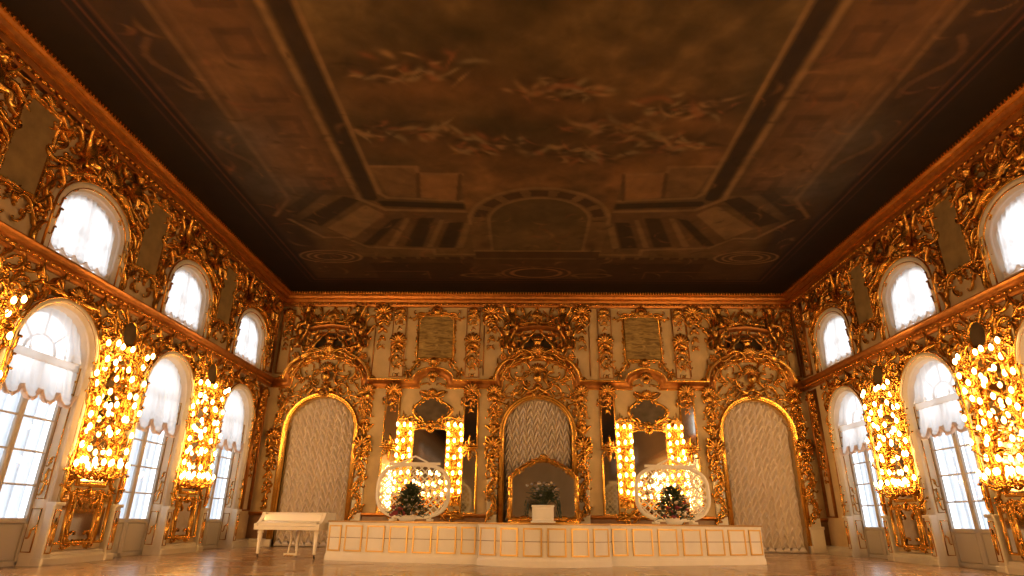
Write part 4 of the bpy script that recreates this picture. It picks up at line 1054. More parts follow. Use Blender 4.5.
for i, c in enumerate(DOORS):
    p3 = ['over the curtained doorway nearest the piano', 'over the central curtained doorway', 'over the curtained doorway at the right end']
    spot(overdoor, 'back', c, f'gilded carving with six cherubs and dark niche {p3[i]}', 'overdoor carvings with cherubs', 'od')
    spot(door_crest, 'back', c, f'gilded mask cartouche under the arch {p3[i]}', 'mask cartouches over the doorways', 'dc')
    for j, sg in enumerate((-1, 1)):
        if i == 0 and sg < 0: continue
        q = ['of the doorway beside the piano', 'of the central doorway', 'of the right-end doorway'][i]
        spot(pilaster, 'back', c + sg * (1.37 if not (i == 2 and sg > 0) else 1.29), f'ivory pilaster with gilt capital on the {["left", "right"][j]} side {q}', 'gilded pilasters beside the doorways', 'pl')
# carved border at the outermost side of the first doorway
def carved_border():
    t = thing('mounted_border_carving', '', 'wall carving')
    mb = MB(); along(mb, [(0, 3.3), (.06, 4.0), (.02, 4.5)], .2, .13, .03, 4, 'SCL'); stem(mb, [(0, 3.2), (0, 4.5)], .012); mb.build('upper_scroll', 'gold', t)
    mb = MB(); drop(mb, 0, 1.2, 3.2, .34, 8); stem(mb, [(0, 1.2), (0, 3.2)], .012); along(mb, [(0, 1.2), (.05, 1.8), (-.03, 2.4), (.04, 3.2)], .22, .12, .05, 9, 'CSL'); mb.build('carved_drop', 'gold', t)
    return t
spot(carved_border, 'back', DOORS[0] - 1.42, 'gilded hanging carving between the piano doorway and the corner of the hall', None, 'cb')
del protos['cb']['group']

def overmantel():
    t = thing('overmantel_mirror', '', 'mirror')
    cart = []
    for a in np.linspace(0, 2 * PI, 40, endpoint=False)[::-1]:
        r = 1 + .10 * math.cos(4 * a) + .05 * math.cos(3 * a + .5); cart.append((.52 * r * math.cos(a), 4.03 + .38 * r * math.sin(a)))
    mb = MB(); polyplate(mb, cart, .02, .035); mb.build('cartouche_glass', 'dark_glass', t, smooth=False)
    mb = MB(); mb.sweep(cart, scaled(FRAME_PROF, .8), closed=True); along(mb, cart, .17, .09, .05, 4, 'CLS', True)
    shell(mb, 0, 4.5, .2, n=9, lift=.08)
    for sg in (-1, 1): scroll(mb, 'C', sg * .25, 4.5, .17, sg * .4, 1, lift=.06, leaves=3); leaf(mb, sg * .1, 4.5, PI / 2 - sg * .9, .35, .09, .07, .05, -sg * .6)
    mb.build('cartouche_frame', 'gold', t)
    mb = MB(); along(mb, [(.05, 3.58), (.3, 3.56), (.58, 3.7)], .14, .12, .05, 6, 'SCL'); mb.mirror(); mask(mb, 0, 3.6, .10, .08); shell(mb, 0, 3.52, .16, -PI / 2, n=7, lift=.06); mb.build('garland_carving', 'gold', t)
    mb = MB(); mb.box(-.50, .50, .02, .035, 1.3, 3.42); mb.build('main_mirror_glass', 'mirror', t, smooth=False)
    mb = MB(); mb.sweep(np.vstack([[(-.50, 1.28)], arch(.5, 3.36, .1, 12), [(.5, 1.28)]]), scaled(FRAME_PROF, .8), closed=True)
    mb.build('main_frame', 'gold_plain', t)
    mb = MB()
    for sg in (-1, 1):
        a, b = sorted((sg * .56, sg * 1.0)); mb.box(a, b, .012, .03, 1.2, 3.7)
    mb.build('mirror_side_panel', 'gold_plain', t, smooth=False)
    mb = MB(); fill(mb, lambda x, z: True, (.6, .98, 1.2, 3.9), 34, .06, .11, 81, lift=.04, dense=.75); stem(mb, [(.79, 1.2), (.79, 3.9)], lift=.04); mb.build_pair('side_scrollwork', 'gold', t)
    mb = MB(); along(mb, [(.05, 1.22), (.4, 1.16), (.7, 1.10), (.95, .95)], .17, .15, .06, 8, 'SCL'); along(mb, [(.1, .98), (.6, .92), (.9, .88)], .2, .14, .06, 18, 'CSL'); mb.mirror(); mask(mb, 0, 1.18, .14, .1); mb.build('base_carving', 'gold', t)
    mb = MB(); shell(mb, 0, 5.02, .22, n=9, lift=.18); mb.blob((0, .22, 4.98), (.12, .1, .12), 9, 6)
    for sg in (-1, 1): scroll(mb, 'S', sg * .28, 4.86, .15, -sg * .4, sg, lift=.05, leaves=3)
    mb.build('keystone_shell', 'gold', t)
    return t
def strip_mirror():
    t = thing('strip_mirror', '', 'mirror')
    mb = MB(); mb.box(-.19, .19, .02, .035, 3.02, 4.62); mb.build('upper_mirror_glass', 'mirror', t, smooth=False)
    mb = MB(); mb.box(-.19, .19, .02, .035, 1.05, 2.75); mb.build('lower_mirror_glass', 'mirror', t, smooth=False)
    mb = MB(); mb.sweep(rect(-.19, .19, 3.0, 4.62), scaled(FRAME_PROF, .6), closed=True); mb.build('upper_frame', 'gold_plain', t)
    mb = MB(); mb.sweep(np.vstack([[(-.19, 1.02)], arch(.19, 2.7, .12, 10), [(.19, 1.02)]]), scaled(FRAME_PROF, .6), closed=True); mb.build('lower_frame', 'gold_plain', t)
    mb = MB(); drop(mb, 0, 4.05, 4.68, .34, 7, .06); fill(mb, lambda x, z: True, (-.22, .22, 4.2, 4.68), 8, .06, .11, 91, lift=.06); mb.build('crest_carving', 'gold', t)
    mb = MB(); mb.bbox(-.26, .26, .02, .2, 2.86, 2.93, .02); mb.bbox(-.18, .18, .02, .15, 2.80, 2.86, .02)
    mb.tube([(0, .1, 2.93), (0, .1, 2.98), (0, .1, 3.05), (0, .1, 3.12), (0, .1, 3.2), (0, .1, 3.3)], [.06, .03, .07, .05, .02, .01], n=8)
    for sg in (-1, 1): scroll(mb, 'C', sg * .14, 2.76, .12, sg * 2, sg, lift=.05); scroll(mb, 'S', sg * .12, 3.02, .09, PI / 2, sg, lift=.06)
    leaf(mb, 0, 2.85, -PI / 2, .35, .08, .08, .06); mb.build('bracket_shelf', 'gold', t)
    return t
def column_sconce(label):
    t = thing('candle_sconce', label, 'wall candelabra'); rng = random.Random(19); mb = MB()
    mb.tube(np.column_stack([.03 * np.sin(np.linspace(0, 12, 36)), .07 + 0 * np.linspace(0, 1, 36), np.linspace(1.35, 3.65, 36)]), .026, n=6)
    for z in np.arange(1.4, 3.6, .22):
        for sg in (-1, 1): leaf(mb, 0, z, PI / 2 - sg * .7, .18, .05, .08, .04, -sg)
    mb.build('stem_carving', 'gold', t)
    k = 0
    for row, z in enumerate(np.arange(1.45, 3.6, .24)):
        for dx in ((-.17, .17) if row % 2 else (-.2, .0, .2)):
            branch(t, 0, z, dx + rng.uniform(-.02, .02), rng.uniform(0, .08), rng.uniform(.16, .28), k); k += 1
    return t
def mantel_candelabra():
    t = thing('candle_sconce', '', 'wall candelabra'); rng = random.Random(31); mb = MB()
    for sg in (-1, 1):
        mb.tube([(0, .08, 1.32), (sg * .2, .12, 1.5), (sg * .4, .12, 1.62), (sg * .5, .1, 1.9)], .022, n=6); leaf(mb, sg * .2, 1.5, PI / 2 - sg * .7, .2, .06, .1, .05)
    mask(mb, 0, 1.38, .09, .1); mb.build('stem_carving', 'gold', t)
    for k, (x, z) in enumerate([(-.46, 1.42), (-.28, 1.36), (-.1, 1.40), (.1, 1.36), (.28, 1.42), (.46, 1.36), (-.38, 1.72), (-.18, 1.64), (.02, 1.70), (.2, 1.62), (.4, 1.74), (-.26, 1.98), (.08, 2.0), (.3, 1.96)]):
        branch(t, x * .6, z - .08, x * .4, .08 + rng.uniform(-.03, .03), rng.uniform(.2, .36), k)
    return t
for i, m in enumerate(MIRR):
    side = ['left', 'right'][i]; grp = ['nearer the piano', 'farther from the piano'][i]
    spot(overmantel, 'back', m, f'tall gilded end-wall mirror under a dark cartouche glass, {grp}', 'gilded mirrors of the end wall', 'om')
    spot(mantel_candelabra, 'back', m, f'lit fan of candle bulbs before the foot of the tall mirror {grp}', 'candle fans of the end wall', 'mc')
    for sg in (-1, 1):
        w = 'left' if sg < 0 else 'right'
        spot(strip_mirror, 'back', m + sg * 1.24, f'narrow strip mirror to the {w} of the tall mirror {grp}', 'strip mirrors of the end wall', 'sm')
        spot(lambda: column_sconce(''), 'back', m + sg * .78, f'lit candle column on the {w} edge of the tall mirror {grp}', 'candle columns of the end wall', 'ks')
def end_picture():
    t = thing('wall_picture', '', 'painted panel'); x, z0, z1 = .55, 5.72, 7.12
    mb = MB(); mb.box(-x, x, .02, .04, z0, z1); mb.build('gilt_canvas', 'gilt_canvas', t, smooth=False)
    mb = MB(); mb.sweep(rect(-x, x, z0, z1), scaled(FRAME_PROF, .8), closed=True)
    for sg in (-1, 1): along(mb, [(sg * (x + .06), z0), (sg * (x + .06), z1)], .13, .07, .05, 5, 'SLC')
    mb.build('carved_frame', 'gold', t)
    mb = MB(); along(mb, [(.1, z1 + .14), (.4, z1 + .12), (.7, z1 - .05)], .16, .14, .05, 4, 'CSL'); scroll(mb, 'C', .66, z1 + .1, .13, .5, lift=.06); mb.mirror(); mb.blob((0, .14, z1 + .15), (.13, .1, .13), 9, 6); shell(mb, 0, z1 + .12, .24, n=9, lift=.05); mb.build('frame_crest', 'gold', t)
    mb = MB(); along(mb, [(.15, z0 - .10), (.45, z0 - .12), (.8, z0 - .35), (.85, z0 - .6)], .17, .14, .05, 14, 'SCL'); mb.mirror(); mb.blob((0, .16, z0 - .13), (.13, .1, .13), 9, 6); shell(mb, 0, z0 - .12, .22, -PI / 2, n=7, lift=.06); mb.build('frame_apron', 'gold', t)
    return t
def upper_pilaster():
    t = thing('mounted_upper_pilaster', '', 'pilaster')
    mb = MB(); mb.bbox(-.24, .24, .003, .05, 5.02, 7.46, .015); mb.build('shaft', 'wall', t, smooth=False)
    mb = MB(); mb.sweep(rect(-.2, .2, 5.1, 7.4), scaled(FRAME_PROF, .3, .4), closed=True); mb.shift(0, 0, .05); mb.build('moulded_frame', 'gold_red', t)
    mb = MB(); shell(mb, 0, 7.2, .22, n=9, lift=.07); mask(mb, 0, 7.2, .11, .1); drop(mb, 0, 6.55, 7.1, .26, 5, .05); mb.build('capital_carving', 'gold', t)
    mb = MB(); mask(mb, 0, 5.95, .13, .09); drop(mb, 0, 5.15, 6.3, .36, 8, .05); fill(mb, lambda x, z: True, (-.24, .24, 5.4, 6.25), 10, .07, .12, 7, lift=.06); mb.build('middle_carving', 'gold', t)
    return t
for i, m in enumerate(MIRR):
    grp = ['nearer the piano', 'farther from the piano'][i]
    spot(end_picture, 'back', m, f'gilt canvas panel with carved frame in the upper tier, {grp}', 'gilt panels of the end wall', 'ep')
    for sg in (-1, 1):
        spot(upper_pilaster, 'back', m + sg * 1.22, f'upper-tier pilaster to the {"left" if sg < 0 else "right"} of the gilt panel {grp}', 'upper pilasters of the end wall', 'up')
def spray():
    t = thing('mounted_spray_carving', '', 'wall carving')
    mb = MB(); drop(mb, 0, 6.1, 7.3, .4, 3); along(mb, [(-.1, 7.3), (.25, 7.35), (.5, 7.2)], .15, .12, .03, 5, 'SCL'); scroll(mb, 'C', .2, 7.05, .15, 1, lift=.03); mb.build('hanging_spray', 'gold', t)
    mb = MB(); mb.tube([(-.22, 5.15), (-.22, 6.2), (-.22, 7.4)], .018, .02); mb.build('edge_moulding', 'gold_red', t)
    return t
for k, (x, lab) in enumerate([(-5.05, 'right of the overdoor carving nearest the piano'), (-1.45, 'beside the central overdoor carving, on its left'), (1.55, 'beside the central overdoor carving, on its right'), (5.2, 'left of the right-end overdoor carving')]):
    o = spot(spray, 'back', x, 'small gilded hanging spray ' + lab, 'hanging sprays of the upper tier', 'sp')
    if k % 2 == 0 and k: o.scale.x = -1
    if k == 0: pass
def corner_panel():
    t = thing('mounted_corner_relief', '', 'wall carving')
    mb = MB(); mb.sweep(rect(-.16, .16, 5.2, 7.3), scaled(FRAME_PROF, .4), closed=True); mb.build('panel_frame', 'gold_red', t)
    mb = MB(); drop(mb, 0, 6.0, 7.2, .26, 3); mb.build('carved_drop', 'gold', t); return t
spot(corner_panel, 'back', -8.2, 'slim gilt-framed panel in the upper corner of the end wall, above the piano', None, 'cp'); del protos['cp']['group']
o = spot(corner_panel, 'back', 8.26, 'slim gilt-framed panel in the upper corner of the end wall, opposite the piano', None, 'cp'); del o['group']

# ------------------------------------------------------------------ stage, built of three fronts with the deck behind
def offset_line(P, d):
    P = np.asarray(P, float); T = np.gradient(P, axis=0); T /= np.linalg.norm(T, axis=1)[:, None]; return P + np.column_stack([T[:, 1], -T[:, 0]]) * d
def resample(P, n):
    P = np.asarray(P, float); c = np.concatenate([[0], np.cumsum(np.linalg.norm(np.diff(P, axis=0), axis=1))]); t = np.linspace(0, c[-1], n)
    return np.column_stack([np.interp(t, c, P[:, 0]), np.interp(t, c, P[:, 1])])
def front_solid(mb, P, z0, z1, d0, d1):
    """solid strip following plan line P between heights z0..z1, from offset d0 to d1 (outward)"""
    A = offset_line(P, d0); B = offset_line(P, d1); n = len(P); V = []
    for i in range(n): V += [(*A[i], z0), (*B[i], z0), (*B[i], z1), (*A[i], z1)]
    F = [(i * 4 + j, i * 4 + (j + 1) % 4, i * 4 + 4 + (j + 1) % 4, i * 4 + 4 + j) for i in range(n - 1) for j in range(4)]
    mb.add(V, [tuple(reversed(f)) for f in F] + [(0, 1, 2, 3), ((n - 1) * 4 + 3, (n - 1) * 4 + 2, (n - 1) * 4 + 1, (n - 1) * 4)])
SH = .752
def stage_section(name, label, line, widths, back):
    t = thing(name, label, 'stage'); P = np.asarray(line, float)
    mb = MB(); front_solid(mb, P, .03, SH - .03, -.05, 0); mb.build('front_board', 'ivory', t, smooth=False)
    mb = MB(); front_solid(mb, P, 0.0, .10, -.05, .03); front_solid(mb, P, .10, .125, -.05, .018); mb.build('plinth', 'ivory', t, smooth=False)
    mb = MB(); front_solid(mb, P, SH - .03, SH, -.06, .03); mb.build('gilt_rim', 'rim', t, smooth=False)
    mb = MB(); front_solid(mb, P, .425, .435, -.01, .0135); mb.build('joint_line', 'dado', t, smooth=False)
    # deck behind the front
    pts = [(x, y) for x, y in offset_line(P, -.05)] + [(P[-1][0], back), (P[0][0], back)]
    mb = MB(); n = len(pts); V = [(x, y, 0) for x, y in pts] + [(x, y, SH - .031) for x, y in pts]
    mb.add(V, [tuple(range(n, 2 * n)), tuple(range(n - 1, -1, -1))] + [(i, (i + 1) % n, n + (i + 1) % n, n + i) for i in range(n)]); mb.build('deck', 'ivory', t, smooth=False)
    c = np.concatenate([[0], np.cumsum(np.linalg.norm(np.diff(P, axis=0), axis=1))]); T = c[-1]; tot = sum(widths); s = 0
    for wd in widths:
        a, b = (s + .11 * wd) / tot * T, (s + .89 * wd) / tot * T; s += wd
        q = np.linspace(a, b, 7); L = np.column_stack([np.interp(q, c, P[:, 0]), np.interp(q, c, P[:, 1])])
        mb = MB(); front_solid(mb, L, .175, .665, -.01, .012); pn = mb.build('panel', 'ivory', t, smooth=False)
        mb = MB(); e = .028
        front_solid(mb, L, .175, .175 + e, 0, .024); front_solid(mb, L, .665 - e, .665, 0, .024)
        for (u0, u1) in ((a, a + e), (b - e, b)):
            q = np.linspace(u0, u1, 3); S = np.column_stack([np.interp(q, c, P[:, 0]), np.interp(q, c, P[:, 1])]); front_solid(mb, S, .175, .665, 0, .024)
        mb.build('gilt_frame', 'gilt_paint', pn, smooth=False)
    return t
def bow(a, b, sag, n=25):
    a, b = np.array(a), np.array(b); d = b - a; nrm = np.array([d[1], -d[0]]) / np.linalg.norm(d); s = np.linspace(0, 1, n)
    return a + d * s[:, None] + nrm * (4 * sag * s * (1 - s))[:, None]
stage_section('stage_platform', 'ivory stage section with gilt panels next to the white piano', bow((-4.40, 13.26), (-1.245, 12.54), .09), [.75, 1, 1, 1, 1, 1, .75], 17.4)
stage_section('stage_platform', 'bowed middle section of the ivory stage, under the white flower box', bow((-1.225, 12.38), (1.29, 12.35), .42), [1] * 6, 17.4)
stage_section('stage_platform', 'ivory stage section with gilt panels, in front of the red and cream flowers', bow((1.31, 12.58), (4.66, 13.69), .09), [.75, 1, 1, 1, 1, 1, .75], 17.4)
for o in COL.objects:
    if o.parent is None and o.name.startswith('stage_platform'): o['group'] = 'stage sections'

# ------------------------------------------------------------------ trellis screens
def trellis(label, x, y):
    t = thing('trellis_screen', label, 'trellis screen', (x, y, SH)); hw, zc, hh = .88, .70, .62
    out = []
    for a in np.linspace(0, 2 * PI, 72, endpoint=False)[::-1]:
        c, s = math.cos(a), math.sin(a); e = 2.9; r = (abs(c) ** e + abs(s) ** e) ** (-1 / e); out.append((hw * r * c, zc + hh * r * s))
    inside = lambda x, z: (abs(x) / (hw - .02)) ** 2.9 + (abs(z - zc) / (hh - .02)) ** 2.9 < 1
    mb = MB(); mb.sweep(out, [(-.05, -.025), (-.05, .025), (-.02, .04), (.03, .04), (.04, .02), (.04, -.025), (-.05, -.025)], closed=True); mb.build('rounded_frame', 'trellis', t)
    mb = MB(); st = .125
    for sg in (-1, 1):
        for k in range(-18, 19):
            o = k * st * 1.414; P = []
            for q in np.linspace(-1.3, 1.3, 131):
                x_ = (q + o) / 1.414 * 1.0 + o * .0; x_ = q * .7071 + o * .5; z_ = zc + sg * (q * .7071 - o * .5)
                if inside(x_, z_): P.append((x_, z_))
            if len(P) > 3: mb.sweep([P[0], P[-1]], [(-.014, -.008 * (1 + sg)), (-.014, .008 * (2 - sg)), (.014, .008 * (2 - sg)), (.014, -.008 * (1 + sg))])
    mb.build('lattice', 'trellis', t, smooth=False)
    mb = MB(); mb.bbox(-hw * .72, hw * .72, -.03, .045, zc + hh - .01, zc + hh + .05, .01); tri = [(-.32, zc + hh + .05), (0, zc + hh + .2), (.32, zc + hh + .05)]
    mb.sweep(tri, [(-.02, -.02), (-.02, .03), (.02, .03), (.02, -.02)]); mb.build('pediment', 'trellis', t, smooth=False)
    mb = MB(); mb.bbox(-hw + .02, hw - .02, -.012, .03, zc - .10, zc - .07, .005); mb.build('cross_rail', 'trellis', t, smooth=False)
    for sg in (-1, 1):
        mb = MB(); mb.bbox(sg * .45 - .06, sg * .45 + .06, -.2, .2, 0, .05, .015); mb.bbox(sg * .45 - .03, sg * .45 + .03, -.03, .03, .04, .12, .01); mb.build('foot', 'trellis', t, smooth=False)
trellis('white rounded trellis screen behind the pink flowers on the stage', -3.08, 15.5)
trellis('white rounded trellis screen behind the red and cream flowers on the stage', 3.28, 15.5)

# ------------------------------------------------------------------ flowers
def flower_head(mb, c, r, rng, petals=9):
    for i in range(petals):
        a = rng.uniform(0, 2 * PI); e = rng.uniform(-.3, 1); mb.blob((c[0] + r * .55 * math.cos(a) * math.cos(e), c[1] + r * .55 * math.sin(a) * math.cos(e), c[2] + r * .45 * math.sin(e)), (r * .45, r * .45, r * .32), 6, 4)
    mb.blob(c, (r * .6,) * 3, 7, 5)
def leaf3(mb, p, d, L, W, rng):
    d = np.array(d, float); d /= np.linalg.norm(d); up = np.array([0, 0, 1.]); s = np.cross(d, up); s /= np.linalg.norm(s) + 1e-9; nr = np.cross(s, d); V = []
    for k in range(6):
        t = k / 5; c = np.array(p) + d * L * t - up * L * .35 * t * t; w = W * math.sin(PI * (t * .9 + .05))
        V += [c - s * w, c + nr * .012, c + s * w, c - nr * .004]
    F = []
    for k in range(5):
        for j in range(4): F.append((k * 4 + j, k * 4 + (j + 1) % 4, k * 4 + 4 + (j + 1) % 4, k * 4 + 4 + j))
    mb.add(V, F + [(3, 2, 1, 0), (20, 21, 22, 23)])
def bouquet(label, x, y, seed, cols, lean):
    t = thing('flower_arrangement', label, 'flowers', (x, y, SH)); rng = random.Random(seed)
    mb = MB(); V = []; n = 24; prof = [(.0, 0), (.15, 0), (.2, .05), (.22, .11), (.2, .115), (.0, .10)]
    for r, z in prof:
        for i in range(n): V.append((r * .95 * math.cos(2 * PI * i / n), r * .8 * math.sin(2 * PI * i / n), z))
    mb.add(V, [(j * n + i, j * n + (i + 1) % n, (j + 1) * n + (i + 1) % n, (j + 1) * n + i) for j in range(len(prof) - 1) for i in range(n)]); mb.build('bowl', 'ivory', t)
    mb = MB()
    for k in range(300):
        h = rng.random() ** .9; z = .08 + .62 * h; R = .34 * (1 - h) ** .8 + .03; a = rng.uniform(0, 2 * PI); rr = R * rng.random() ** .4
        p = (rr * math.cos(a) + lean * h, .7 * rr * math.sin(a), z); leaf3(mb, p, (math.cos(a), math.sin(a), rng.uniform(.1, 1.4)), rng.uniform(.1, .24), rng.uniform(.02, .045), rng)
    for k in range(12):
        a = rng.uniform(0, 2 * PI); mb.tube([(0, 0, .08), (.1 * math.cos(a) + lean * .5, .1 * math.sin(a), .35), (.16 * math.cos(a) + lean, .12 * math.sin(a), .68)], [.01, .008, .004], n=5)
    mb.build('foliage', 'leaf', t)
    for k, (dx, dz, r, col) in enumerate(cols):
        mb = MB(); flower_head(mb, (dx, .22 - .1 * dz, dz), r, rng); mb.build('flower', col, t)
    return t
bouquet('bushy dark-leaved arrangement with dusky pink flowers before the trellis near the piano', -2.84, 13.6, 5,
        [(-.22, .16, .08, 'pink'), (-.13, .24, .075, 'pink'), (-.27, .27, .06, 'pink'), (-.05, .15, .07, 'pink'), (-.3, .12, .06, 'pink'), (.06, .3, .05, 'mauve'), (-.02, .42, .04, 'mauve'), (.15, .16, .05, 'mauve'), (.2, .28, .04, 'mauve'), (-.15, .35, .045, 'cream_petal')], .06)
bouquet('dark-leaved arrangement with red and cream roses before the right trellis', 2.84, 13.65, 8,
        [(.03, .43, .06, 'cream_petal'), (.06, .23, .062, 'cream_petal'), (.17, .18, .06, 'cream_petal'), (-.12, .24, .07, 'pink'), (-.17, .32, .06, 'pink'), (.03, .33, .07, 'pink'), (.2, .42, .05, 'pink'), (-.05, .15, .06, 'pink'), (-.24, .16, .05, 'pink'), (.12, .52, .035, 'cream_petal'), (.24, .29, .045, 'pink')], .0)
def planter():
    t = thing('flower_box', 'white square planter of drooping pale flowers at the middle of the stage', 'flowers', (.04, 13.3, SH)); rng = random.Random(2)
    mb = MB(); mb.bbox(-.25, .25, -.2, .2, 0, .035, .01); mb.bbox(-.22, .22, -.17, .17, .03, .33, .012); mb.bbox(-.235, .235, -.185, .185, .31, .345, .01); mb.build('box', 'ivory', t, smooth=False)
    mb = MB(); mb.sweep(rect(-.15, .15, .10, .26), [(0, .17), (0, .18), (.015, .18), (.02, .17)], closed=True); mb.box(-.12, .12, .17, .175, .16, .168); mb.build('box_moulding', 'ivory', t, smooth=False)
    st = MB(); lf = MB(); heads = []
    for k in range(46):
        a = rng.uniform(0, 2 * PI); r = .34 * rng.random() ** .6; h = rng.uniform(.66, .94) - r * .6; tip = (r * math.cos(a), .7 * r * math.sin(a), h)
        st.tube([(tip[0] * .15, tip[1] * .15, .3), (tip[0] * .5, tip[1] * .5, .3 + (h - .3) * .6), tip], [.008, .007, .004], n=5)
        heads.append(tip)
        for q in range(4): leaf3(lf, (tip[0] * .5 * rng.uniform(.4, 1.9), tip[1] * .6, rng.uniform(.45, h)), (math.cos(a + rng.uniform(-1, 1)), math.sin(a), rng.uniform(-.2, 1)), rng.uniform(.09, .17), .018, rng)
    for k in range(8):
        sg = rng.choice((-1, 1)); z = rng.uniform(.45, .6); st.tube([(sg * .12, .1, .55), (sg * .27, .12, .5), (sg * .33, .14, .36), (sg * .34, .14, .2)], [.006, .006, .005, .003], n=5)
        for zz in (.45, .38, .3, .22): leaf3(lf, (sg * rng.uniform(.28, .36), .12 + rng.uniform(-.05, .05), zz), (sg * .4, rng.uniform(-.5, .5), -1), .1, .016, rng)
    st.build('stalks', 'leaf2', t); lf.build('foliage', 'leaf', t)
    for c in heads[:30]:
        mb = MB(); flower_head(mb, c, rng.uniform(.028, .042), rng, 7); mb.build('flower', 'mauve' if rng.random() < .7 else 'cream_petal', t)
planter()

# ------------------------------------------------------------------ console mirror before the central doorway
def console_mirror():
    t = thing('standing_mirror', 'wide gilded mirror with curved crest before the central ruched curtain', 'mirror', (.22, 18.25, 0))
    top = lambda x: 1.90 + .52 * math.cos(PI * x / 1.9) ** .9
    xs = np.linspace(-.92, .92, 40); out = [(-.92, .86)] + [(x, top(x)) for x in xs] + [(.92, .86)]
    mb = MB(); polyplate(mb, out[::-1], -.01, .005); mb.build('mirror_glass', 'mirror', t, smooth=False)
    mb = MB(); polyplate(mb, [(x * 1.04, z + .03 if z > 1 else z - .03) for x, z in out][::-1], -.05, -.012); mb.build('back_board', 'dado', t, smooth=False)
    mb = MB(); mb.sweep(out, [(-.03, -.04), (-.03, .03), (0, .07), (.05, .085), (.09, .05), (.11, -.04)], closed=True); mb.build('carved_frame', 'gold_plain', t)
    mb = MB(); along(mb, [(x, top(x) + .03) for x in np.linspace(.04, .92, 20)], .17, .10, .07, 4, 'SLC'); along(mb, [(.97, 1.9), (.96, 1.4), (.97, .95)], .18, .09, .06, 6, 'SLC'); along(mb, [(.05, .84), (.5, .86), (.92, .84)], .16, .09, .07, 8, 'CSL')
    mb.mirror(); shell(mb, 0, top(0) + .02, .18, n=9, lift=.08); mb.build('frame_scrollwork', 'gold', t)
    mb = MB(); mb.bbox(-1.0, 1.0, -.1, .22, .70, .80, .03)
    for sg in (-1, 1):
        for w in (-.02, .14):
            mb.tube([(sg * .8, w, .72), (sg * .92, w, .55), (sg * .78, w, .3), (sg * .86, w, .0)], [.06, .05, .04, .05], n=7)
    mb.build('console_stand', 'gold_plain', t)
console_mirror()

# ------------------------------------------------------------------ white grand piano
def piano():
    t = thing('grand_piano', 'ivory white grand piano with closed lid on three legs beside the stage', 'piano', (-5.30, 13.30, 0), math.radians(-10))
    # local: x along the keyboard, y away from the player
    prof = [(-.74, 0), (.74, 0), (.74, .62)]
    for s in np.linspace(0, 1, 14): prof.append((.74 - 1.02 * s ** 1.0 + .16 * math.sin(2 * PI * s) , .62 + .86 * s + .05 * math.sin(PI * s)))
    prof += [(-.40, 1.56), (-.60, 1.56), (-.70, 1.50), (-.74, 1.38)]
    prof = np.array(prof)
    def slab(mb, P, z0, z1):
        n = len(P); V = [(x, y, z0) for x, y in P] + [(x, y, z1) for x, y in P]
        mb.add(V, [tuple(range(n, 2 * n)), tuple(range(n - 1, -1, -1))] + [(i, (i + 1) % n, n + (i + 1) % n, n + i) for i in range(n)])
    body = prof.copy(); body[0][1] = .34; body[1][1] = .34
    mb = MB(); slab(mb, body, .58, .87); mb.build('case', 'piano', t, smooth=False)
    mb = MB(); slab(mb, body * 1.012, .872, .900); mb.build('lid', 'piano', t, smooth=False)
    mb = MB(); slab(mb, np.array([(-.74, 0), (.74, 0), (.74, .36), (-.74, .36)]), .555, .625); mb.build('key_bed', 'piano', t, smooth=False)
    for sg in (-1, 1):
        mb = MB(); x0, x1 = sorted((sg * .745, sg * .665)); pts = [(0, .625), (0, .67)] + [(.26 * s, .67 + .23 * (s ** 2.2)) for s in np.linspace(.3, 1, 8)] + [(.35, .905), (.35, .625)]
        V = [(x0, y, z) for y, z in pts] + [(x1, y, z) for y, z in pts]; n = len(pts); mb.add(V, [tuple(range(n)), tuple(range(2 * n - 1, n - 1, -1))] + [(i, n + i, n + (i + 1) % n, (i + 1) % n) for i in range(n)]); mb.build('cheek', 'piano', t, smooth=False)
    mb = MB(); pts = [(.02, .63), (.02, .69), (.07, .72), (.20, .735), (.22, .86), (.25, .86), (.25, .63)]
    V = [(-.66, y, z) for y, z in pts] + [(.66, y, z) for y, z in pts]; n = len(pts); mb.add(V, [tuple(range(n)), tuple(range(2 * n - 1, n - 1, -1))] + [(i, n + i, n + (i + 1) % n, (i + 1) % n) for i in range(n)]); mb.build('fallboard', 'piano', t, smooth=False)
    def leg(x, y):
        mb = MB(); V = []; prof = [(.050, .555), (.058, .52), (.066, .50), (.05, .485), (.052, .46), (.032, .13), (.04, .12), (.036, .10), (.022, .085)]; n = 12
        for r, z in prof:
            for i in range(n): V.append((x + r * math.cos(2 * PI * i / n), y + r * math.sin(2 * PI * i / n), z))
        mb.add(V, [(j * n + i, (j + 1) * n + i, (j + 1) * n + (i + 1) % n, j * n + (i + 1) % n) for j in range(len(prof) - 1) for i in range(n)] + [tuple(range(n)), tuple(len(V) - 1 - i for i in range(n))])
        l = mb.build('leg', 'piano', t)
        mb = MB(); mb.blob((x, -(y + .02), .028), (.014, .028, .028), 10, 8); mb.tube([(x, -y, .03), (x, -y, .06), (x, -y, .095)], .014, n=8); mb.build('caster', 'caster', l)
    leg(-.64, .12); leg(.64, .12); leg(-.42, 1.3)
    mb = MB()
    for sg in (-1, 1): mb.tube([(sg * .09, -.42, .58), (sg * .075, -.4, .35), (sg * .10, -.38, .08)], [.022, .018, .022], n=8)
    mb.box(-.15, .15, -.46, -.3, .055, .10); mb.box(-.13, .13, -.46, -.36, .555, .58); ly = mb.build('pedal_lyre', 'piano', t, smooth=False)
    for k in (-1, 0, 1):
        mb = MB(); mb.tube([(k * .07, -.34, .07), (k * .07, -.27, .06), (k * .07, -.21, .05)], [.008, .012, .014], n=6); mb.build('pedal', 'brass', ly)
piano()

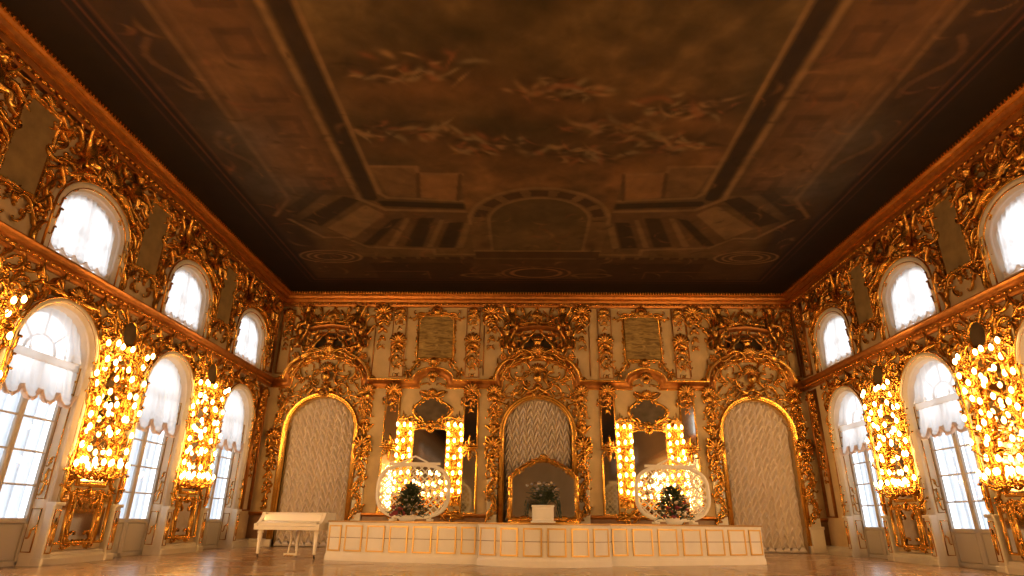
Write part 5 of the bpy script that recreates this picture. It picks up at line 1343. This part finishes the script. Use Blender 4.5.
# ------------------------------------------------------------------ light
w = bpy.data.worlds.new('overcast_sky'); scene.world = w; w.use_nodes = True
bg = w.node_tree.nodes['Background']; bg.inputs[0].default_value = (.98, .98, 1, 1); bg.inputs[1].default_value = 4.0
for side in ('left', 'right'):
    for c in SB[side]:
        for (z, hh, hw) in ((2.45, 3.6, 1.6), (5.8, 1.35, 1.5)):
            l = bpy.data.lights.new('window_daylight', 'AREA'); l.shape = 'RECTANGLE'; l.size = hw; l.size_y = hh; l.cycles.is_portal = True
            o = bpy.data.objects.new('window_daylight', l); COL.objects.link(o); s = -1 if side == 'left' else 1
            o.location = (s * (HW + .45), c, z); o.rotation_euler = (PI / 2, 0, PI / 2 * s * 1.0)
WARM = (1, .54, .18)
def lamp(x, y, z, e, r=.25):
    l = bpy.data.lights.new('candelabra_light', 'POINT'); l.color = WARM; l.energy = e; l.shadow_soft_size = r
    o = bpy.data.objects.new('candelabra_light', l); COL.objects.link(o); o.location = (x, y, z)
for y in (SP_['left'][2] - PITCH, SP_['left'][2] - 2 * PITCH, SP_['left'][2] - 3 * PITCH):
    for s in (-1, 1):
        for k in range(6): lamp(s * (HW - .3), y + (.25 if k % 2 else -.25), 1.6 + .36 * k, 150, .045)

# ------------------------------------------------------------------ camera
f_px, pitch, yaw, roll, cx, cz = 597.10, .37108, .02069, .01202, -.38315, .79371
cp, sn = math.cos(pitch), math.sin(pitch)
fw = Vector((-math.sin(yaw) * cp, math.cos(yaw) * cp, sn)); r = Vector((math.cos(yaw), math.sin(yaw), 0)); u = r.cross(fw)
r2 = r * math.cos(roll) + u * math.sin(roll); u2 = r2.cross(fw)
cam = bpy.data.cameras.new('camera'); cam.sensor_width = 36; cam.lens = 36 * f_px / 1024; cam.clip_start = .05
co = bpy.data.objects.new('camera', cam); COL.objects.link(co)
co.matrix_world = Matrix(((r2.x, u2.x, -fw.x, cx), (r2.y, u2.y, -fw.y, 0), (r2.z, u2.z, -fw.z, cz), (0, 0, 0, 1)))
scene.camera = co
vs = scene.view_settings; scene.display_settings.display_device = 'sRGB'
vs.view_transform = 'Standard'; vs.look = 'None'; vs.gamma = 1; vs.use_curve_mapping = False; vs.exposure = -0.55
cy = scene.cycles
cy.use_denoising = True; cy.max_bounces = 8; cy.diffuse_bounces = 4; cy.glossy_bounces = 4; cy.transparent_max_bounces = 12; cy.sample_clamp_indirect = 6; cy.use_light_tree = True
cy.caustics_reflective = False; cy.caustics_refractive = False
